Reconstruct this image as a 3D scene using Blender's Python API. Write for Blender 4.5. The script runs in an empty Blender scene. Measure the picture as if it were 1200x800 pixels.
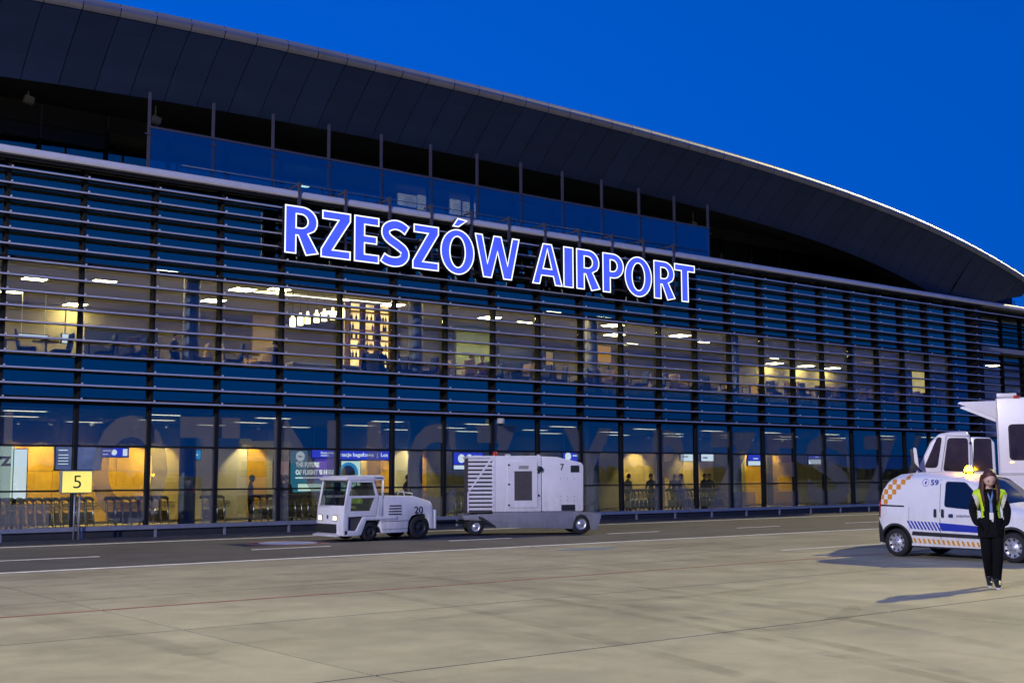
import bpy, bmesh, math, random
import numpy as np
from mathutils import Vector, Matrix
rnd = random.Random(7)
S = bpy.context.scene
COL = S.collection
R = math.radians

# ------------------------------------------------------------------ camera
EYE = np.array([0, 0, 1.7]); FPX = 1408.65; PITCH, ROLL, YAW = .11131, -.004098, .669936
_F = np.array([math.sin(YAW)*math.cos(PITCH), math.cos(YAW)*math.cos(PITCH), math.sin(PITCH)])
_R = np.array([math.cos(YAW), -math.sin(YAW), 0]); _U = np.cross(_R, _F)
CR = _R*math.cos(ROLL)+_U*math.sin(ROLL); CU = _U*math.cos(ROLL)-_R*math.sin(ROLL)
cam = bpy.data.objects.new('camera', bpy.data.cameras.new('camera')); COL.objects.link(cam)
M = Matrix.Identity(4)
for i in range(3):
    M[i][0] = CR[i]; M[i][1] = CU[i]; M[i][2] = -_F[i]; M[i][3] = EYE[i]
cam.matrix_world = M
cam.data.sensor_width = 36; cam.data.lens = 36*FPX/1200; cam.data.clip_end = 5000; cam.data.clip_start = .1
S.camera = cam

def H(x, y, Y):
    "survey helper: the place (X, Z) on the vertical plane at depth Y that the photograph shows at x, y"
    r = _F+CR*(x-600)/FPX-CU*(y-400)/FPX
    t = Y/r[1]
    return (float(r[0]*t), float(1.7+r[2]*t))

# ------------------------------------------------------------------ sky, sun, exposure
SKY_STRENGTH = 1.48
SUN_EL, SUN_AZ = R(30), R(88)          # apron flood light from the right: azimuth clockwise from +Y
W_ = bpy.data.worlds.new('World'); S.world = W_; W_.use_nodes = True
nt = W_.node_tree; nt.nodes.clear()
sky = nt.nodes.new('ShaderNodeTexSky'); sky.sky_type = 'NISHITA'; sky.sun_disc = False
sky.sun_elevation = R(-3.0); sky.sun_rotation = R(-25); sky.altitude = 200; sky.air_density = 1.0; sky.dust_density = 0.3; sky.ozone_density = 6.0
bw_ = nt.nodes.new('ShaderNodeRGBToBW')                      # dusk sky: the Nishita brightness carried by a deep blue-hour hue
tint = nt.nodes.new('ShaderNodeVectorMath'); tint.operation = 'SCALE'; tint.inputs[0].default_value = (.0, .215, 1.30)
mixc = nt.nodes.new('ShaderNodeMix'); mixc.data_type = 'RGBA'; mixc.inputs[0].default_value = .04
mul_ = nt.nodes.new('ShaderNodeMix'); mul_.data_type = 'RGBA'; mul_.blend_type = 'MULTIPLY'; mul_.inputs[0].default_value = 1; mul_.inputs[7].default_value = (.05, .9, 1, 1)
bg = nt.nodes.new('ShaderNodeBackground'); bg.inputs[1].default_value = SKY_STRENGTH
wo = nt.nodes.new('ShaderNodeOutputWorld')
pw_ = nt.nodes.new('ShaderNodeMath'); pw_.operation = 'POWER'; pw_.inputs[1].default_value = .28      # blue hour: nearly even brightness all round
nt.links.new(sky.outputs[0], bw_.inputs[0]); nt.links.new(bw_.outputs[0], pw_.inputs[0]); fl_ = nt.nodes.new('ShaderNodeMath'); fl_.operation = 'MAXIMUM'; fl_.inputs[1].default_value = .27; nt.links.new(pw_.outputs[0], fl_.inputs[0]); nt.links.new(fl_.outputs[0], tint.inputs['Scale']); nt.links.new(tint.outputs[0], mixc.inputs[6])
nt.links.new(sky.outputs[0], mul_.inputs[6]); nt.links.new(mul_.outputs[2], mixc.inputs[7]); nt.links.new(mixc.outputs[2], bg.inputs[0]); nt.links.new(bg.outputs[0], wo.inputs[0])
sl = bpy.data.lights.new('sun', 'SUN'); sl.energy = 3.8; sl.angle = R(.8); sl.color = (1, .85, .38)
so = bpy.data.objects.new('sun', sl); COL.objects.link(so)
sd = Vector((math.sin(SUN_AZ)*math.cos(SUN_EL), math.cos(SUN_AZ)*math.cos(SUN_EL), math.sin(SUN_EL)))
so.rotation_euler = sd.to_track_quat('Z', 'Y').to_euler(); so.location = (60, 0, 40)
S.view_settings.view_transform = 'Standard'; S.view_settings.look = 'None'
S.view_settings.exposure = 0; S.view_settings.gamma = 1
S.render.engine = 'CYCLES'; S.cycles.max_bounces = 7; S.cycles.transparent_max_bounces = 16
S.cycles.glossy_bounces = 4; S.cycles.diffuse_bounces = 3; S.cycles.sample_clamp_indirect = 4; S.cycles.caustics_reflective = False
S.cycles.use_denoising = True

# ------------------------------------------------------------------ materials
MATS = {}
def _new(name):
    m = bpy.data.materials.new(name); m.use_nodes = True; MATS[name] = m
    t = m.node_tree; t.nodes.clear(); o = t.nodes.new('ShaderNodeOutputMaterial'); return m, t, o
def mat(name, col, rough=.5, metal=0, var=.12, scale=3., bump=0, spec=.5, coat=0, bscale=None, objvar=0, dirt_or_falloff=0):
    m, t, o = _new(name)
    b = t.nodes.new('ShaderNodeBsdfPrincipled'); t.links.new(b.outputs[0], o.inputs[0])
    b.inputs['Roughness'].default_value = rough; b.inputs['Metallic'].default_value = metal
    b.inputs['Specular IOR Level'].default_value = spec; b.inputs['Coat Weight'].default_value = coat
    tc = t.nodes.new('ShaderNodeTexCoord')
    n = t.nodes.new('ShaderNodeTexNoise'); n.inputs['Scale'].default_value = scale; n.inputs['Detail'].default_value = 6
    n.inputs['Roughness'].default_value = .65
    t.links.new(tc.outputs['Object'], n.inputs['Vector'])
    rp = t.nodes.new('ShaderNodeMapRange'); rp.inputs[1].default_value = .3; rp.inputs[2].default_value = .7
    rp.inputs[3].default_value = 1-var; rp.inputs[4].default_value = 1+var
    t.links.new(n.outputs[0], rp.inputs[0])
    mx = t.nodes.new('ShaderNodeVectorMath'); mx.operation = 'SCALE'; mx.inputs[0].default_value = col[:3]
    if objvar:
        oi = t.nodes.new('ShaderNodeObjectInfo'); r2 = t.nodes.new('ShaderNodeMapRange')
        r2.inputs[3].default_value = 1-objvar; r2.inputs[4].default_value = 1+objvar
        t.links.new(oi.outputs['Random'], r2.inputs[0]); ml = t.nodes.new('ShaderNodeMath'); ml.operation = 'MULTIPLY'
        t.links.new(r2.outputs[0], ml.inputs[0]); t.links.new(rp.outputs[0], ml.inputs[1]); t.links.new(ml.outputs[0], mx.inputs['Scale'])
    else:
        t.links.new(rp.outputs[0], mx.inputs['Scale'])
    if dirt_or_falloff:
        sx = t.nodes.new('ShaderNodeSeparateXYZ'); t.links.new(tc.outputs['Object'], sx.inputs[0])
        mp = t.nodes.new('ShaderNodeMapping'); mp.inputs['Scale'].default_value = (3, 3, .7); t.links.new(tc.outputs['Object'], mp.inputs[0])
        n3 = t.nodes.new('ShaderNodeTexNoise'); n3.inputs['Scale'].default_value = 3; n3.inputs['Detail'].default_value = 8; n3.inputs['Roughness'].default_value = .7; t.links.new(mp.outputs[0], n3.inputs['Vector'])
        zr = t.nodes.new('ShaderNodeMapRange'); zr.inputs[1].default_value = 1.3; zr.inputs[2].default_value = .1; zr.inputs[3].default_value = .12; zr.inputs[4].default_value = 1; t.links.new(sx.outputs[2], zr.inputs[0])
        nr = t.nodes.new('ShaderNodeMapRange'); nr.inputs[1].default_value = .38; nr.inputs[2].default_value = .72; nr.inputs[3].default_value = 0; nr.inputs[4].default_value = dirt_or_falloff; t.links.new(n3.outputs[0], nr.inputs[0])
        ml2 = t.nodes.new('ShaderNodeMath'); ml2.operation = 'MULTIPLY'; t.links.new(zr.outputs[0], ml2.inputs[0]); t.links.new(nr.outputs[0], ml2.inputs[1])
        cm = t.nodes.new('ShaderNodeMix'); cm.data_type = 'RGBA'; t.links.new(ml2.outputs[0], cm.inputs[0]); t.links.new(mx.outputs[0], cm.inputs[6]); cm.inputs[7].default_value = (.12, .105, .085, 1)
        t.links.new(cm.outputs[2], b.inputs['Base Color'])
    else:
        t.links.new(mx.outputs[0], b.inputs['Base Color'])
    if bump:
        n2 = t.nodes.new('ShaderNodeTexNoise'); n2.inputs['Scale'].default_value = bscale or scale*8; n2.inputs['Detail'].default_value = 5
        t.links.new(tc.outputs['Object'], n2.inputs['Vector'])
        bp = t.nodes.new('ShaderNodeBump'); bp.inputs['Strength'].default_value = bump; bp.inputs['Distance'].default_value = .02
        t.links.new(n2.outputs[0], bp.inputs['Height']); t.links.new(bp.outputs[0], b.inputs['Normal'])
    return m
def emit(name, col, strength=1., var=0, scale=2.):
    m, t, o = _new(name)
    e = t.nodes.new('ShaderNodeEmission'); e.inputs[0].default_value = (*col[:3], 1); e.inputs[1].default_value = strength
    if var:
        tc = t.nodes.new('ShaderNodeTexCoord'); n = t.nodes.new('ShaderNodeTexNoise'); n.inputs['Scale'].default_value = scale; n.inputs['Detail'].default_value = 4
        t.links.new(tc.outputs['Object'], n.inputs['Vector'])
        rp = t.nodes.new('ShaderNodeMapRange'); rp.inputs[1].default_value = .3; rp.inputs[2].default_value = .7
        rp.inputs[3].default_value = strength*(1-var); rp.inputs[4].default_value = strength*(1+var)
        t.links.new(n.outputs[0], rp.inputs[0]); t.links.new(rp.outputs[0], e.inputs[1])
    t.links.new(e.outputs[0], o.inputs[0]); return m
def glass(name, tint, base=.08, edge=.75, rough=.0, wav=0.0, refl=(.95, .97, 1)):
    "thin pane: clear body with a mirror coat that grows towards grazing angles"
    m, t, o = _new(name)
    tr = t.nodes.new('ShaderNodeBsdfTransparent'); tr.inputs[0].default_value = (*tint, 1)
    gl = t.nodes.new('ShaderNodeBsdfGlossy'); gl.inputs['Roughness'].default_value = rough; gl.inputs[0].default_value = (*refl, 1)
    lw = t.nodes.new('ShaderNodeLayerWeight'); lw.inputs[0].default_value = .5
    pw = t.nodes.new('ShaderNodeMath'); pw.operation = 'POWER'; pw.inputs[1].default_value = 4
    ma = t.nodes.new('ShaderNodeMath'); ma.operation = 'MULTIPLY_ADD'; ma.inputs[1].default_value = edge; ma.inputs[2].default_value = base
    mx = t.nodes.new('ShaderNodeMixShader')
    t.links.new(lw.outputs['Facing'], pw.inputs[0]); t.links.new(pw.outputs[0], ma.inputs[0]); t.links.new(ma.outputs[0], mx.inputs[0])
    t.links.new(tr.outputs[0], mx.inputs[1]); t.links.new(gl.outputs[0], mx.inputs[2]); t.links.new(mx.outputs[0], o.inputs[0])
    if wav:
        tc = t.nodes.new('ShaderNodeTexCoord'); n = t.nodes.new('ShaderNodeTexNoise'); n.inputs['Scale'].default_value = .9
        t.links.new(tc.outputs['Object'], n.inputs['Vector'])
        bp = t.nodes.new('ShaderNodeBump'); bp.inputs['Strength'].default_value = wav; bp.inputs['Distance'].default_value = .05
        t.links.new(n.outputs[0], bp.inputs['Height']); t.links.new(bp.outputs[0], gl.inputs['Normal'])
    return m

def concrete(name):
    m, t, o = _new(name)
    b = t.nodes.new('ShaderNodeBsdfPrincipled'); t.links.new(b.outputs[0], o.inputs[0])
    b.inputs['Specular IOR Level'].default_value = .35
    geo = t.nodes.new('ShaderNodeNewGeometry')
    def noise(scale, det, sx=1, sy=1, rot=0, dist=0):
        mp = t.nodes.new('ShaderNodeMapping'); mp.inputs['Scale'].default_value = (sx, sy, 1); mp.inputs['Rotation'].default_value = (0, 0, rot)
        n = t.nodes.new('ShaderNodeTexNoise'); n.inputs['Scale'].default_value = scale; n.inputs['Detail'].default_value = det; n.inputs['Roughness'].default_value = .62; n.inputs['Distortion'].default_value = dist
        t.links.new(geo.outputs['Position'], mp.inputs[0]); t.links.new(mp.outputs[0], n.inputs['Vector']); return n.outputs[0]
    def rng(s, a, b_, c, d):
        r = t.nodes.new('ShaderNodeMapRange'); r.inputs[1].default_value = a; r.inputs[2].default_value = b_; r.inputs[3].default_value = c; r.inputs[4].default_value = d
        t.links.new(s, r.inputs[0]); return r.outputs[0]
    def mul(a, c):
        k = t.nodes.new('ShaderNodeMath'); k.operation = 'MULTIPLY'; t.links.new(a, k.inputs[0]); t.links.new(c, k.inputs[1]); return k.outputs[0]
    big = rng(noise(.22, 5, dist=.4), .32, .68, .76, 1.16)
    mid = rng(noise(1.3, 8, dist=.5), .3, .7, .84, 1.12)
    fine = rng(noise(38, 4), .25, .75, .93, 1.07)
    tyre = rng(noise(.55, 5, 1, .10, R(14), .3), .57, .70, 1, .72)      # rubber and dirt drawn out along the way vehicles turn in
    tyre2 = rng(noise(.8, 5, .08, 1, R(6), .2), .58, .72, 1, .80)
    oi = t.nodes.new('ShaderNodeObjectInfo'); ov = rng(oi.outputs['Random'], 0, 1, .93, 1.06)
    v = mul(mul(mul(big, mid), mul(fine, tyre)), mul(tyre2, ov))
    mx = t.nodes.new('ShaderNodeVectorMath'); mx.operation = 'SCALE'; mx.inputs[0].default_value = (.35, .325, .205)
    sx = t.nodes.new('ShaderNodeSeparateXYZ'); t.links.new(geo.outputs['Position'], sx.inputs[0])       # flood light fading towards the road, painted into the slab colour
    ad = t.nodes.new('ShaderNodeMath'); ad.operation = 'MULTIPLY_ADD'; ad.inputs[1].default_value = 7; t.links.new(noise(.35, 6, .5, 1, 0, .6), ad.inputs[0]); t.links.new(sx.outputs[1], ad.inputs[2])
    dirt_or_falloff = rng(ad.outputs[0], 15, 25, 0, .75)
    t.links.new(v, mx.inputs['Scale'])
    dm = t.nodes.new('ShaderNodeMix'); dm.data_type = 'RGBA'; t.links.new(dirt_or_falloff, dm.inputs[0]); t.links.new(mx.outputs[0], dm.inputs[6])
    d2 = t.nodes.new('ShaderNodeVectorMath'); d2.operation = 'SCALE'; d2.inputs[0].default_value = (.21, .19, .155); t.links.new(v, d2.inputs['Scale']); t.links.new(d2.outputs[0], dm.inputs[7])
    t.links.new(dm.outputs[2], b.inputs['Base Color'])
    t.links.new(rng(noise(1.1, 5), .3, .7, .5, .8), b.inputs['Roughness'])
    bp = t.nodes.new('ShaderNodeBump'); bp.inputs['Strength'].default_value = .25; bp.inputs['Distance'].default_value = .01
    t.links.new(noise(55, 5), bp.inputs['Height']); t.links.new(bp.outputs[0], b.inputs['Normal'])
    return m
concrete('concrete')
mat('asphalt', (.050, .047, .055), .75, var=.35, scale=.6, bump=.4, bscale=60)
mat('far_ground', (.05, .055, .035), .9, var=.3, scale=.05)
mat('joint_seal', (.02, .02, .02), .8)
mat('white_paint_worn', (.62, .61, .58), .65, var=.3, scale=4, bump=.1)
mat('red_paint_worn', (.25, .11, .08), .7, var=.4, scale=5)
mat('blue_stain', (.10, .16, .26), .7, var=.4, scale=3)
mat('alu_slat', (.50, .49, .56), .45, .25, var=.08, scale=2)
mat('slat_shade', (.020, .021, .028), .6, 0, var=.1, spec=.25)  # shade beneath the louvres, put into the colour of the slat bodies
mat('alu_light', (.62, .60, .64), .4, .3, var=.08, scale=1.5)
mat('dark_frame', (.010, .011, .014), .7, 0, var=.2, spec=.2)
mat('roof_metal', (.013, .029, .078), .45, .2, var=.12, scale=1.2, objvar=.10)
mat('fascia_metal', (.20, .20, .24), .40, .6, var=.1, scale=1.2, objvar=.05)
mat('black_panel', (.014, .013, .013), .6, var=.2)
mat('post_steel', (.075, .07, .10), .4, .3)
mat('plinth', (.03, .032, .04), .7, var=.25)
mat('spandrel_back', (.010, .016, .035), .8, var=.2)
glass('clear_glass', (.80, .86, .86), .075, .8, wav=.004)
glass('tint_glass', (.36, .40, .46), .21, .8, wav=.006, refl=(.95, 1, .74))
glass('spandrel_glass', (.35, .42, .5), .27, .8, wav=.008, refl=(.95, 1, .70))
glass('balustrade_glass', (.66, .80, .88), .15, .8, wav=.004)
def film(name):
    m, t, o = _new(name)
    tr = t.nodes.new('ShaderNodeBsdfTransparent'); tr.inputs[0].default_value = (.9, .9, .9, 1)
    df = t.nodes.new('ShaderNodeBsdfDiffuse'); df.inputs[0].default_value = (.55, .55, .60, 1); tl = t.nodes.new('ShaderNodeBsdfTranslucent'); tl.inputs[0].default_value = (.55, .55, .60, 1)
    a = t.nodes.new('ShaderNodeMixShader'); a.inputs[0].default_value = .5; b = t.nodes.new('ShaderNodeMixShader'); b.inputs[0].default_value = .25
    t.links.new(df.outputs[0], a.inputs[1]); t.links.new(tl.outputs[0], a.inputs[2]); t.links.new(tr.outputs[0], b.inputs[1]); t.links.new(a.outputs[0], b.inputs[2]); t.links.new(b.outputs[0], o.inputs[0])
film('film')

# ------------------------------------------------------------------ builders
ORG = {}
def tag(o, label=None, cat=None, group=None, kind=None):
    if label: o['label'] = label
    if cat: o['category'] = cat
    if group: o['group'] = group
    if kind: o['kind'] = kind
    return o
def thing(name, loc, label, cat, group=None):
    o = bpy.data.objects.new(name, None); COL.objects.link(o); o.location = loc; o.empty_display_size = .2
    ORG[o.name] = Vector(loc); return tag(o, label, cat, group)
def link(name, me, parent=None, off=(0, 0, 0)):
    "an object that shares mesh data; off is in the coordinates of the world"
    o = bpy.data.objects.new(name, me); COL.objects.link(o)
    v = Vector(off)
    if parent is not None:
        o.parent = parent; o.location = v-ORG[parent.name]
    else:
        o.location = v
    ORG[o.name] = v
    return o
class MB:
    def __init__(s): s.v = []; s.f = []; s.m = []; s.sm = []
    def add(s, vs, fs, m=0, smooth=False):
        k = len(s.v); s.v += [tuple(map(float, q)) for q in vs]
        for f in fs: s.f.append([i+k for i in f]); s.m.append(m); s.sm.append(smooth)
        return s
    def box(s, x0, x1, y0, y1, z0, z1, m=0):
        v = [(x0, y0, z0), (x1, y0, z0), (x1, y1, z0), (x0, y1, z0), (x0, y0, z1), (x1, y0, z1), (x1, y1, z1), (x0, y1, z1)]
        return s.add(v, [(0, 3, 2, 1), (4, 5, 6, 7), (0, 1, 5, 4), (1, 2, 6, 5), (2, 3, 7, 6), (3, 0, 4, 7)], m)
    def prism(s, poly, a, b, axis='y', m=0):
        "closed outline pushed from a to b along an axis; outline given in the two other axes"
        n = len(poly)
        def P(q, t): return (q[0], t, q[1]) if axis == 'y' else ((t, q[0], q[1]) if axis == 'x' else (q[0], q[1], t))
        v = [P(q, a) for q in poly]+[P(q, b) for q in poly]
        f = [tuple(range(n)), tuple(range(2*n-1, n-1, -1))]+[(i, i+n, (i+1) % n+n, (i+1) % n) for i in range(n)]
        return s.add(v, f, m)
    def tube(s, path, r, n=8, m=0, cap=True):
        path = [Vector(p) for p in path]; rr = r if isinstance(r, (list, tuple)) else [r]*len(path)
        vs = []; prev = None
        for i, p in enumerate(path):
            d = (path[min(i+1, len(path)-1)]-path[max(i-1, 0)]).normalized()
            if prev is None: u = d.orthogonal().normalized()
            else: u = (prev-d*prev.dot(d)).normalized()
            prev = u; w = d.cross(u)
            for k in range(n):
                a = 2*math.pi*k/n; vs.append(p+(u*math.cos(a)+w*math.sin(a))*rr[i])
        fs = []
        for i in range(len(path)-1):
            for k in range(n): fs.append((i*n+k, i*n+(k+1) % n, (i+1)*n+(k+1) % n, (i+1)*n+k))
        if cap: fs += [tuple(range(n-1, -1, -1)), tuple(range((len(path)-1)*n, len(path)*n))]
        return s.add(vs, fs, m, True)
    def lathe(s, prof, c, axis='y', n=24, m=0):
        "profile of (along, radius) spun round an axis through c"
        vs = []
        for a, r in prof:
            for k in range(n):
                t = 2*math.pi*k/n; p, q = r*math.cos(t), r*math.sin(t)
                d = (p, a, q) if axis == 'y' else ((a, p, q) if axis == 'x' else (p, q, a))
                vs.append((c[0]+d[0], c[1]+d[1], c[2]+d[2]))
        fs = [(i*n+k, i*n+(k+1) % n, (i+1)*n+(k+1) % n, (i+1)*n+k) for i in range(len(prof)-1) for k in range(n)]
        return s.add(vs, fs, m, True)
    def sphere(s, c, r, n=12, m=0):
        r = r if isinstance(r, (list, tuple)) else (r, r, r); vs = []; k = n//2
        for i in range(k+1):
            t = math.pi*i/k
            for j in range(n):
                a = 2*math.pi*j/n; vs.append((c[0]+r[0]*math.sin(t)*math.cos(a), c[1]+r[1]*math.sin(t)*math.sin(a), c[2]+r[2]*math.cos(t)))
        return s.add(vs, [(i*n+j, (i+1)*n+j, (i+1)*n+(j+1) % n, i*n+(j+1) % n) for i in range(k) for j in range(n)], m, True)
    def mesh(s, name, mats, bevel=0, seg=2, off=(0, 0, 0)):
        me = bpy.data.meshes.new(name); o = Vector(off)
        me.from_pydata([(v[0]-o.x, v[1]-o.y, v[2]-o.z) for v in s.v], [], s.f)
        for x in (mats if isinstance(mats, (list, tuple)) else [mats]): me.materials.append(MATS[x])
        me.polygons.foreach_set('material_index', s.m); me.polygons.foreach_set('use_smooth', s.sm)
        bm = bmesh.new(); bm.from_mesh(me)
        bmesh.ops.remove_doubles(bm, verts=bm.verts, dist=1e-5)
        bmesh.ops.recalc_face_normals(bm, faces=bm.faces)
        if bevel:
            es = [e for e in bm.edges if len(e.link_faces) == 2 and e.calc_face_angle(0) > R(28)]
            bmesh.ops.bevel(bm, geom=es, offset=bevel, segments=seg, affect='EDGES', profile=.6, clamp_overlap=True)
            if seg > 1:
                for f in bm.faces: f.smooth = True
        bm.to_mesh(me); bm.free()
        if bevel and seg > 1:
            me.polygons.foreach_set('use_smooth', [True]*len(me.polygons))
            try: me.set_sharp_from_angle(angle=R(40))
            except Exception: pass
        return me
    def build(s, name, mats, parent=None, bevel=0, seg=2, org=None):
        if org is None:
            if parent is not None: org = ORG[parent.name]
            else:
                a = np.array(s.v); org = ((a[:, 0].min()+a[:, 0].max())/2, (a[:, 1].min()+a[:, 1].max())/2, a[:, 2].min())
        return link(name, s.mesh(name, mats, bevel, seg, org), parent, org)
def box(x0, x1, y0, y1, z0, z1): return MB().box(x0, x1, y0, y1, z0, z1)
def struct(name, mb, m): return tag(mb.build(name, m, None, org=(0, 0, 0)), kind='structure')
def copy_tree(o, loc, rz=0, scale=None, top=True, parent=None):
    c = o.copy(); COL.objects.link(c)
    if top: c.location = loc; c.rotation_euler = (0, 0, rz)
    else: c.parent = parent
    if scale: c.scale = scale
    for ch in list(o.children): copy_tree(ch, None, top=False, parent=c)
    return c

def curve_mesh(name, contours, mats, depth=.0):
    "flat filled outlines with holes, standing in the X-Z plane and facing -Y, depth going back"
    cu = bpy.data.curves.new(name, 'CURVE'); cu.dimensions = '2D'; cu.fill_mode = 'BOTH' if depth else 'FRONT'; cu.extrude = depth/2
    for c in contours:
        sp = cu.splines.new('POLY'); sp.points.add(len(c)-1); sp.use_cyclic_u = True
        for q, pt in zip(c, sp.points): pt.co = (q[0], q[1], 0, 1)
    ob = bpy.data.objects.new(name, cu); me = bpy.data.meshes.new_from_object(ob); bpy.data.objects.remove(ob)
    me.name = name
    me.transform(Matrix.Translation((0, depth/2, 0)) @ Matrix.Rotation(R(90), 4, 'X'))
    me.materials.clear()
    for x in (mats if isinstance(mats, (list, tuple)) else [mats]): me.materials.append(MATS[x])
    return me
FONT = None
def text_mesh(s, mats, w=None, h=None, bold=0., depth=.004, align='L', shear=0):
    "lettering standing in the X-Z plane, facing -Y, its lower left corner at the origin, fitted to w and h"
    cu = bpy.data.curves.new('txt', 'FONT'); cu.body = s; cu.size = 1; cu.offset = bold; cu.extrude = depth/2; cu.shear = shear; cu.resolution_u = 4
    ob = bpy.data.objects.new('txt', cu); me = bpy.data.meshes.new_from_object(ob); bpy.data.objects.remove(ob); bpy.data.curves.remove(cu)
    n = len(me.vertices); co = np.zeros(n*3); me.vertices.foreach_get('co', co); co = co.reshape(-1, 3)
    mn, mx = co.min(0), co.max(0); sx = sy = 1
    if h: sy = h/(mx[1]-mn[1]); sx = sy
    if w: sx = w/(mx[0]-mn[0]); sy = sy if h else sx
    out = np.stack([(co[:, 0]-mn[0])*sx, co[:, 2], (co[:, 1]-mn[1])*sy], 1)
    me.vertices.foreach_set('co', out.ravel().copy()); me.update()
    me.materials.clear(); me.materials.append(MATS[mats])
    me.transform(Matrix.Identity(4))
    return me
def place_text(name, s, m, parent, at, w=None, h=None, bold=.0, depth=.004, rot=None):
    me = text_mesh(s, m, w, h, bold, depth)
    if rot is not None: me.transform(rot)
    return link(name, me, parent, at)

# ------------------------------------------------------------------ ground
GW, U0 = 2.14, 9.45            # facade grid: bay width, first mullion
GY, LY = 34.75, 34.30          # glass plane, outer edge of the louvres
def MU(k): return U0+GW*k
struct('ground', MB().box(-1500, 1500, -1500, 1500, -.6, -.25), 'far_ground')
base = struct('apron', MB().box(-90, 130, -90, 22.76, -.24, -.007), 'joint_seal')
JX, JY = 7.5, 4.05
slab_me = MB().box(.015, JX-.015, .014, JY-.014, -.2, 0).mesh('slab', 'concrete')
for i in range(-3, 9):
    for j in range(-4, 6):
        x0, y0 = 5.65+JX*(i-1), 13.1+JY*(j-3)
        y1 = min(y0+JY, 22.76)
        if j == 5:
            continue
        link('slab', slab_me, base, (x0, y0, 0))
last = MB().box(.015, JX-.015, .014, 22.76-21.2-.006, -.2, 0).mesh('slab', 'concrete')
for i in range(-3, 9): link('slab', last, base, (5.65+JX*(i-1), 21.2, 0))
rest = MB()
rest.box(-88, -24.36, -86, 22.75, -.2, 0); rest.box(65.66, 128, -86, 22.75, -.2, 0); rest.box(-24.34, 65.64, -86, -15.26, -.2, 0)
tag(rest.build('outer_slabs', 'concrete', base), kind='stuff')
struct('service_road', MB().box(-90, 130, 22.78, 33.4, -.24, -.012), 'asphalt')
struct('pavement', MB().box(-90, 130, 33.4, 34.55, -.24, .0), 'asphalt')
def paint(name, x0, x1, y0, y1, z=.004, m='white_paint_worn'): return struct(name, MB().box(x0, x1, y0, y1, z-.012, z), m)
paint('road_edge_line', -60, 100, 22.96, 23.16, -.006); paint('road_edge_line', -60, 100, 31.38, 31.55, -.006)
for k in range(-3, 10): paint('road_lane_dash', 1.6+5.74*k, 1.6+5.74*k+2.1, 26.4, 26.53, -.006)
paint('safety_line', -60, 70, 15.64, 15.73, .004, 'red_paint_worn')
paint('parking_bay_line', 22.0, 30, 17.83, 17.95)
# a faded round red and white marking on the road in front of the tractor
mk = MB(); mk.lathe([(0, .74), (.004, .74), (.004, .52), (0, .52)], (0, 0, 0), 'z', 32)
mk2 = MB(); n = 28; mk2.add([(0, 0, .004)]+[(.51*math.cos(2*math.pi*k/n), .51*math.sin(2*math.pi*k/n), .004) for k in range(n)], [(0, k+1, (k+1) % n+1) for k in range(n)])
mat('red_paint_faint', (.16, .075, .075), .7, var=.3, scale=6)
o = struct('painted_roundel', mk, 'red_paint_faint'); o.location = (15.1, 28.5, -.010); o.scale = (1.5, 1.5, 1)
o2 = tag(link('roundel_field', mk2.mesh('roundel_field', 'white_paint_worn'), o, (0, 0, 0)))
st = MB(); n = 20
st.add([(0, 0, 0)]+[((.85+.2*math.sin(3*a))*math.cos(a), .28*(1+.25*math.sin(2*a+1))*math.sin(a), 0) for a in [2*math.pi*k/n for k in range(n)]], [(0, k+1, (k+1) % n+1) for k in range(n)])
o = struct('spilled_stain', st, 'blue_stain'); o.location = (19.1, 21.2, .004)
# faint rubber marks and oil spots on the slabs
m_, t_, o_ = _new('rubber_mark'); a_ = t_.nodes.new('ShaderNodeBsdfTransparent'); d_ = t_.nodes.new('ShaderNodeBsdfDiffuse'); d_.inputs[0].default_value = (.07, .068, .062, 1)
x_ = t_.nodes.new('ShaderNodeMixShader'); g_ = t_.nodes.new('ShaderNodeNewGeometry'); n_ = t_.nodes.new('ShaderNodeTexNoise'); n_.inputs['Scale'].default_value = 1.7; n_.inputs['Detail'].default_value = 7
r_ = t_.nodes.new('ShaderNodeMapRange'); r_.inputs[1].default_value = .42; r_.inputs[2].default_value = .72; r_.inputs[3].default_value = .03; r_.inputs[4].default_value = .20
t_.links.new(g_.outputs['Position'], n_.inputs[0]); t_.links.new(n_.outputs[0], r_.inputs[0]); t_.links.new(r_.outputs[0], x_.inputs[0]); t_.links.new(a_.outputs[0], x_.inputs[1]); t_.links.new(d_.outputs[0], x_.inputs[2]); t_.links.new(x_.outputs[0], o_.inputs[0])
def smear(pts, w):
    m = MB(); v = []
    P_ = [Vector((x, y, 0)) for x, y in pts]; Q = []
    for i in range(len(P_)-1):
        p0, p1, p2, p3 = [P_[min(max(i+j, 0), len(P_)-1)] for j in (-1, 0, 1, 2)]
        for t in [k/8 for k in range(8)]: Q.append(.5*((2*p1)+(-p0+p2)*t+(2*p0-5*p1+4*p2-p3)*t*t+(-p0+3*p1-3*p2+p3)*t**3))
    Q.append(P_[-1])
    for i, q in enumerate(Q):
        d = (Q[min(i+1, len(Q)-1)]-Q[max(i-1, 0)]).normalized(); n = Vector((-d.y, d.x, 0)); ww = w*min(1, .25+min(i, len(Q)-1-i)*.2)
        v += [q+n*ww/2+Vector((0, 0, .0035)), q-n*ww/2+Vector((0, 0, .0035))]
    m.add(v, [(2*i, 2*i+1, 2*i+3, 2*i+2) for i in range(len(Q)-1)]); return struct('rubber_mark', m, 'rubber_mark')
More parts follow.
